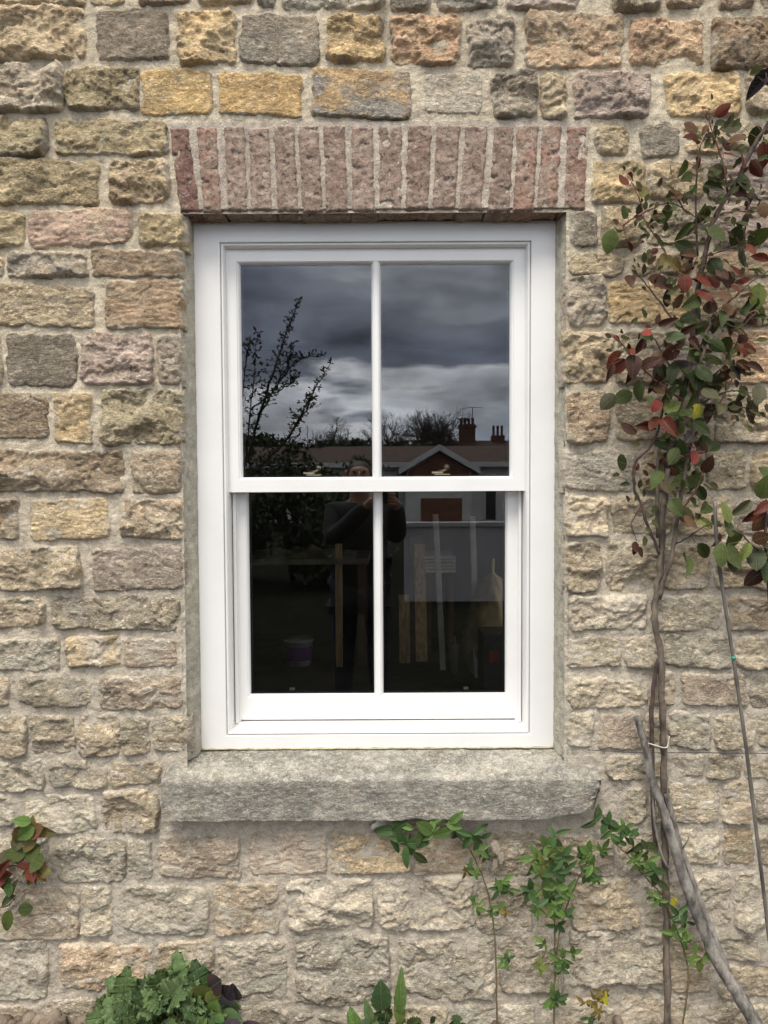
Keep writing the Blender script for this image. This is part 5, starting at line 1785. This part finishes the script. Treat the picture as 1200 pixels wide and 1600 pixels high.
for i, (px, py, w_) in enumerate(((395, 676, 34), (450, 682, 30), (505, 679, 26), (555, 684, 26), (610, 688, 20), (655, 690, 22))):
    leafy('evergreen_tree', ['dark evergreen at the far left of the reflected skyline', 'second dark evergreen from the left on the reflected skyline', 'dark evergreen at the middle of the reflected left pane',
                             'dark evergreen just left of the glazing bar on the reflected skyline', 'low dark evergreen just right of the glazing bar', 'low dark evergreen under the broad bare tree'][i],
          'tree', px, py, 34.5, w_, 5000, 90 + i, 'hedge', 0, .16)


def near_tree():
    rs_ = np.random.RandomState(12)
    L = 5.0
    b_ = MR(300, 800, L); b_[2] = 0
    t = thing('fruit_tree', 'young leafy fruit tree whose branches are reflected in the upper left pane', 'tree', tuple(map(float, b_)))
    tr = MB(); br = MB(); lf = []
    polys = [[(300, 900), (340, 800), (385, 720), (405, 650), (425, 590), (440, 545), (452, 510), (468, 468)], [(340, 800), (400, 735), (445, 690), (470, 650), (490, 612), (516, 568)],
             [(385, 720), (392, 640), (398, 580), (402, 520)], [(405, 650), (440, 590), (470, 562), (502, 556)], [(340, 800), (365, 700), (378, 620), (385, 560), (392, 530)],
             [(400, 735), (430, 720), (470, 700), (500, 700)], [(392, 640), (420, 620), (455, 600), (462, 590)], [(365, 700), (350, 600), (360, 500)], [(330, 780), (300, 650), (310, 540)],
             [(430, 600), (448, 575), (455, 540)], [(445, 690), (480, 640), (486, 620)]]
    P0 = MR(300, 900, L)
    tr.tube([b_, (b_ + P0) / 2, P0], [.07, .06, .05], 8)
    tr.obj('trunk', M['twig'], t, True)
    for k, pl in enumerate(polys):
        pts = smooth_poly([MR(x, y, L + rs_.uniform(-.2, .2)) for x, y in pl], 6, .004, rs_)
        r0 = .022 if k < 2 else .009
        br.tube(pts, list(np.linspace(r0, .003, len(pts))), 5)
        for i in range(3, len(pts)):
            for _ in range(3):
                d = rs_.normal(0, 1, 3); d[2] = abs(d[2]) * .8; d /= np.linalg.norm(d)
                Lt = rs_.uniform(.03, .20) * (1.2 - i / len(pts))
                e = pts[i] + d * Lt
                br.tube([pts[i], (pts[i] + e) / 2 + rs_.normal(0, .008, 3), e], [.003, .0025, .0015], 3, False)
                for q in range(3):
                    lf.append((pts[i] + d * Lt * rs_.uniform(.3, 1.05), d))
            lf.append((pts[i], rs_.normal(0, 1, 3)))
    br.obj('branches', M['twig'], t)
    V = []; F = []
    for p, d in lf:
        u = np.array(d) + rs_.normal(0, .6, 3); u /= np.linalg.norm(u); v_ = np.cross(u, rs_.normal(0, 1, 3)); v_ /= np.linalg.norm(v_)
        s = rs_.uniform(.015, .028); n_ = len(V)
        V += [p, p + u * s + v_ * s * .4, p + u * s * 2, p + u * s - v_ * s * .4]
        F.append((n_, n_ + 1, n_ + 2, n_ + 3))
    link('crown', mesh('crown', V, F), M['hedge'], t)


near_tree()


def gable_roof(mb, x0, x1, y0, y1, ze, zr, axis_='x', ov=.3):
    if axis_ == 'x':
        ym = (y0 + y1) / 2
        V = [(x0 - ov, y0 - ov, ze), (x1 + ov, y0 - ov, ze), (x1 + ov, ym, zr), (x0 - ov, ym, zr), (x0 - ov, y1 + ov, ze), (x1 + ov, y1 + ov, ze)]
        V += [(a, b, c - .12) for a, b, c in V]
        F = [(0, 1, 2, 3), (3, 2, 5, 4), (7, 6, 9, 8), (8, 9, 10, 11), (1, 0, 6, 7), (4, 5, 11, 10), (0, 3, 9, 6), (3, 4, 10, 9), (2, 1, 7, 8), (5, 2, 8, 11)]
    else:
        xm = (x0 + x1) / 2
        V = [(x0 - ov, y0, ze), (xm, y0, zr), (x1 + ov, y0, ze), (x0 - ov, y1, ze), (xm, y1, zr), (x1 + ov, y1, ze)]
        V += [(a, b, c - .12) for a, b, c in V]
        F = [(0, 1, 4, 3), (1, 2, 5, 4), (6, 9, 10, 7), (7, 10, 11, 8), (0, 6, 7, 1), (1, 7, 8, 2), (3, 4, 10, 9), (4, 5, 11, 10), (0, 3, 9, 6), (2, 8, 11, 5)]
    mb.add(V, F)


def bungalow():
    L = 25
    x0, x1 = MR(330, 800, L)[0], MR(860, 800, L)[0]
    yf = GY - L
    ze = MR(500, 724, L)[2]
    zr = MR(500, 698, L + 4)[2]
    t = thing('bungalow', 'white bungalow with brown tiled roof and pale fascia reflected across both panes', 'house', (float(x0 + x1) / 2, yf, 0))
    mb = MB(); mb.box(x0, x1, yf - 8, yf, 0, ze - .1); mb.obj('wall', M['render'], t)
    mb = MB(); gable_roof(mb, x0, x1, yf - 8, yf, ze, zr); mb.obj('roof', M['rooftile'], t)
    mb = MB(); mb.box(x0 - .4, x1 + .4, yf + .3, yf + .34, ze - .16, ze + .02); mb.obj('fascia', M['fascia'], t)
    for k, (a, b_, c_, d_) in enumerate(((602, 626, 764, 792), (640, 700, 770, 812), (404, 440, 764, 790), (756, 778, 760, 816))):
        xa, xb = MR(a, 780, L)[0], MR(b_, 780, L)[0]
        za, zb_ = MR(600, c_, L)[2], max(.02, MR(600, d_, L)[2])
        f = MB(); f.box(xa, xb, yf, yf + .06, zb_, za)
        fo = f.obj('window' if k < 3 else 'door', M['fascia'] if k != 1 else M['doorw'], t)
        p = MB(); p.box(xa + .08, xb - .08, yf + .06, yf + .075, zb_ + .08, za - .08); p.obj('pane', M['darkglass'], fo)
    # front gable
    ga, gb = MR(636, 735, L - 3)[0], MR(736, 735, L - 3)[0]
    zpk = MR(684, 697, L - 3)[2]; zge = MR(600, 737, L - 3)[2]
    yg_ = GY - L + 3
    mb = MB()
    xm = (ga + gb) / 2
    mb.add([(ga, yg_, 0), (gb, yg_, 0), (gb, yg_, zge), (xm, yg_, zpk - .15), (ga, yg_, zge), (ga, yf, 0), (gb, yf, 0), (gb, yf, zge), (xm, yf, zpk - .15), (ga, yf, zge)],
           [(0, 1, 2, 3, 4), (9, 8, 7, 6, 5), (1, 0, 5, 6), (2, 1, 6, 7), (0, 4, 9, 5)])
    mb.obj('front_gable', M['render'], t)
    mb = MB(); mb.add([(ga + .05, yg_ + .03, zge - .25), (gb - .05, yg_ + .03, zge - .25), (gb - .05, yg_ + .03, zge), (xm, yg_ + .03, zpk - .17), (ga + .05, yg_ + .03, zge), (ga + .05, yg_, zge - .25), (gb - .05, yg_, zge - .25), (gb - .05, yg_, zge), (xm, yg_, zpk - .17), (ga + .05, yg_, zge)],
           [(0, 1, 2, 3, 4), (1, 0, 5, 6), (2, 1, 6, 7), (0, 4, 9, 5)])
    mb.obj('gable_cladding', M['doorw'], t)
    mb = MB(); mb.box(MR(658, 780, L - 3)[0], MR(722, 780, L - 3)[0], yg_, yg_ + .05, .1, MR(600, 779, L - 3)[2]); go = mb.obj('garage_door', M['doorw'], t)
    mb = MB(); gable_roof(mb, ga, gb, yf - 1, yg_ + .2, zge, zpk, 'y', .25); mb.obj('gable_roof', M['rooftile'], t)
    mb = MB()
    for s_ in (-1, 1):
        e = ga - .27 if s_ < 0 else gb + .27
        V = [(e, yg_ + .2, zge - .10), (e, yg_ + .2, zge + .10), (xm, yg_ + .2, zpk + .05), (xm, yg_ + .2, zpk - .15)]
        V += [(a, b_ + .05, c_) for a, b_, c_ in V]
        mb.add(V, [(0, 1, 2, 3), (7, 6, 5, 4), (0, 4, 5, 1), (1, 5, 6, 2), (2, 6, 7, 3), (3, 7, 4, 0)])
    mb.obj('bargeboard', M['fascia'], t)


bungalow()


def chimney_house():
    L = 48
    x0, x1 = MR(708, 700, L)[0], MR(900, 700, L)[0]
    yf = GY - L
    zr = MR(740, 684, L)[2]
    t = thing('brick_house', 'red brick house with chimney pots and aerial reflected in the upper right pane', 'house', (float(x0 + x1) / 2, yf, 0))
    mb = MB(); mb.box(x0, x1, yf - 7, yf, 0, zr - 1.6); mb.obj('wall', M['brickfar'], t)
    mb = MB(); gable_roof(mb, x0, x1, yf - 7, yf, zr - 1.7, zr); rf = mb.obj('roof', M['rooftile'], t)
    cx0, cx1 = MR(726, 660, L)[0], MR(752, 660, L)[0]
    zt_ = MR(740, 657, L)[2]
    mb = MB(); mb.box(cx0, cx1, yf - 4, yf - 3.2, zr - 1, zt_); mb.box(cx0 - .08, cx1 + .08, yf - 4.08, yf - 3.12, zt_ - .25, zt_ - .1); ch = mb.obj('chimney', M['brickfar'], t)
    for k in range(4):
        mb = MB(); x = cx0 + .15 + (cx1 - cx0 - .3) * k / 3
        mb.lathe([(.13, 0), (.11, .05), (.10, .4), (.13, .42), (.13, .46)], (x, yf - 3.6, zt_), 8); mb.obj('chimney_pot', M['brickfar'], ch, True)
    mb = MB()
    ax = MR(748, 640, L)[0]; az = MR(748, 628, L)[2]
    mb.tube([(ax, yf - 3.5, zt_ - .2), (ax, yf - 3.5, az)], .03, 5)
    mb.tube([(ax - .4, yf - 3.5, az), (ax + .8, yf - 3.5, az - .05)], .02, 5)
    for k in range(6):
        x = ax - .35 + k * .2
        mb.tube([(x, yf - 3.8, az - .01), (x, yf - 3.2, az - .01)], .012, 4)
    mb.obj('aerial', M['twig'], t)
    # second stack further along the ridge
    x = MR(780, 680, L)[0]
    mb = MB(); mb.box(x, x + .9, yf - 4, yf - 3.2, zr - 1, zr + .35); c2 = mb.obj('chimney', M['brickfar'], t)
    for k in range(3):
        mb = MB(); mb.lathe([(.12, 0), (.09, .05), (.09, .7), (.11, .72)], (x + .15 + k * .3, yf - 3.6, zr + .35), 8); mb.obj('chimney_pot', M['brickfar'], c2, True)


chimney_house()
# low pale rendered garden wall across the lawn
Lw = 7.3
xw0, xw1 = MR(632, 850, Lw)[0], MR(1300, 850, Lw)[0]
gw = thing('garden_wall', 'low pale grey rendered garden wall reflected in the lower right pane', 'wall', (float(xw0 + xw1) / 2, GY - Lw, 0))
zw = MR(700, 817, Lw)[2]
mb = MB(); mb.box(xw0, xw1, GY - Lw - .2, GY - Lw, -.05, zw - .05); mb.obj('wall_body', M['greyr'], gw)
mb = MB(); mb.box(xw0 - .02, xw1, GY - Lw - .23, GY - Lw + .03, zw - .05, zw); mb.obj('coping', M['greyr'], gw)

# ------------------------------------------------------------------ the photographer
M['cloth'] = simple('dark_jacket', (.022, .022, .026), .85, .3, 8, .004, 20)
M['trous'] = simple('dark_trousers', (.03, .034, .05), .85, .3, 8)
M['skin'] = simple('skin', (.42, .25, .18), .5, .1)
M['hair'] = simple('dark_hair', (.03, .02, .014), .6, .4, 40)
M['shoe'] = simple('dark_shoe', (.02, .018, .016), .5, .2)
M['phone'] = simple('black_phone', (.012, .012, .014), .2, .1)


def skin_obj(name, mat, parent, pts, edges, radii, root=0, sub=2):
    me = bpy.data.meshes.new(name)
    me.from_pydata([tuple(map(float, p)) for p in pts], edges, [])
    o = bpy.data.objects.new(name, me)
    COL.objects.link(o)
    m_ = o.modifiers.new('skin', 'SKIN'); m_.use_smooth_shade = True
    sk = me.skin_vertices[0].data
    for i, r_ in enumerate(radii):
        sk[i].radius = r_ if hasattr(r_, '__len__') else (r_, r_)
        sk[i].use_root = (i == root)
    s_ = o.modifiers.new('sub', 'SUBSURF'); s_.levels = sub; s_.render_levels = sub
    me.materials.append(mat)
    if parent:
        o.parent = parent
        o.location = Vector((0, 0, 0)) - root_loc(parent)
    return o


def photographer():
    X, Yp = -.15, -2.42
    t = thing('person', 'photographer in dark jacket holding up a phone, reflected in the window', 'person', (X, Yp, 0))
    def q(x, y, z): return (X + x, Yp + y, z)
    ph = np.array([0.0, -1.985, 1.45])
    # body: pelvis, spine, neck, head, arms, legs (faces +y, towards the wall)
    B = [q(0, 0, .86), q(0, 0, 1.02), q(0, .01, 1.20), q(0, .0, 1.33), q(0, .01, 1.40), q(0, .03, 1.47), q(0, .035, 1.545), q(0, .02, 1.60),
         q(.16, .0, 1.31), q(.23, .14, 1.16), (ph[0] + .07, ph[1] - .06, 1.37), (ph[0] + .055, ph[1] - .015, 1.40),
         q(-.16, .0, 1.31), q(-.16, .16, 1.15), (ph[0] - .09, ph[1] - .06, 1.37), (ph[0] - .06, ph[1] - .015, 1.40),
         q(.10, 0, .80), q(.11, .02, .45), q(.12, 0, .08), q(.13, .12, .035), q(-.10, 0, .80), q(-.11, .02, .45), q(-.12, 0, .08), q(-.13, .12, .035)]
    E_ = [(0, 1), (1, 2), (2, 3), (3, 4), (4, 5), (5, 6), (6, 7), (3, 8), (8, 9), (9, 10), (10, 11), (3, 12), (12, 13), (13, 14), (14, 15), (0, 16), (16, 17), (17, 18), (18, 19), (0, 20), (20, 21), (21, 22), (22, 23)]
    r_ = [(.15, .11), (.14, .10), (.15, .11), (.10, .08), (.052, .052), (.07, .08), (.078, .095), (.06, .07), .06, .045, .030, .026, .06, .045, .030, .026, .085, .06, .045, .035, .085, .06, .045, .035]
    body = skin_obj('body', M['skin'], t, list(B), list(E_), list(r_))
    B += [q(0, 0, .74)]; E_ += [(0, 24)]; r_ += [(.16, .12)]
    J = [0, 1, 2, 3, 8, 9, 10, 12, 13, 14, 24]
    mp_ = {v: i for i, v in enumerate(J)}
    je = [(mp_[a], mp_[b_]) for a, b_ in E_ if a in mp_ and b_ in mp_]
    rj = [tuple(v * 1.25 + .014 for v in (r_[i] if hasattr(r_[i], '__len__') else (r_[i], r_[i]))) for i in J]
    skin_obj('jacket', M['cloth'], t, [B[i] for i in J], je, rj)
    J = [0, 16, 17, 18, 20, 21, 22]
    mp_ = {v: i for i, v in enumerate(J)}
    je = [(mp_[a], mp_[b_]) for a, b_ in E_ if a in mp_ and b_ in mp_]
    rj = [tuple(v * 1.12 + .010 for v in (r_[i] if hasattr(r_[i], '__len__') else (r_[i], r_[i]))) for i in J]
    skin_obj('trousers', M['trous'], t, [B[i] for i in J], je, rj)
    skin_obj('hair', M['hair'], t, [q(0, .0, 1.53), q(0, -.01, 1.58), q(0, .02, 1.625)], [(0, 1), (1, 2)], [(.082, .07), (.088, .092), (.05, .06)])
    for s_ in (-1, 1):
        skin_obj('shoe', M['shoe'], t, [q(.12 * s_, -.03, .04), q(.13 * s_, .08, .04), q(.135 * s_, .17, .03)], [(0, 1), (1, 2)], [(.05, .045), (.05, .04), (.04, .028)])
    # face details
    mb = MB()
    mb.tube([q(0, .120, 1.565), q(0, .138, 1.535), q(0, .122, 1.522)], [.006, .012, .008], 7); mb.obj('nose', M['skin'], t, True)
    for s_ in (-1, 1):
        mb = MB(); mb.lathe([(.001, -.008), (.009, -.004), (.011, 0), (.009, .004), (.001, .008)], q(.030 * s_, .112, 1.565), 10); mb.obj('eye', M['hair'], t, True)
        mb = MB(); mb.lathe([(.004, -.03), (.012, -.015), (.014, .01), (.005, .03)], q(.082 * s_, .02, 1.55), 8); mb.obj('ear', M['skin'], t, True)
        # fingers wrapped round the phone
        hx = ph[0] + .045 * s_
        for k in range(4):
            z_ = 1.375 + k * .019
            skin_obj('finger', M['skin'], t, [(hx + .018 * s_, ph[1] - .022, z_ - .004), (hx + .012 * s_, ph[1] + .002, z_), (hx - .010 * s_, ph[1] + .010, z_ + .002), (hx - .026 * s_, ph[1] + .009, z_ + .002)],
                     [(0, 1), (1, 2), (2, 3)], [.0095, .009, .0085, .0065 + .0005 * k], 0, 1)
        skin_obj('thumb', M['skin'], t, [(hx + .012 * s_, ph[1] - .03, 1.385), (hx - .002 * s_, ph[1] - .020, 1.41), (hx - .018 * s_, ph[1] - .016, 1.43)], [(0, 1), (1, 2)], [.011, .010, .008], 0, 1)
    pht = thing('phone', 'black phone held upright in both hands by the reflected photographer', 'phone', tuple(map(float, ph)))
    mb = MB(); mb.box(-.037, .037, ph[1] - .004, ph[1] + .004, 1.375, 1.522); mb.obj('phone_body', M['phone'], pht, bevel=.003)
    mb = MB(); mb.box(-.033, -.008, ph[1] + .004, ph[1] + .0065, 1.485, 1.515); mb.obj('lens_plate', M['phone'], pht, bevel=.001, seg=1)


photographer()
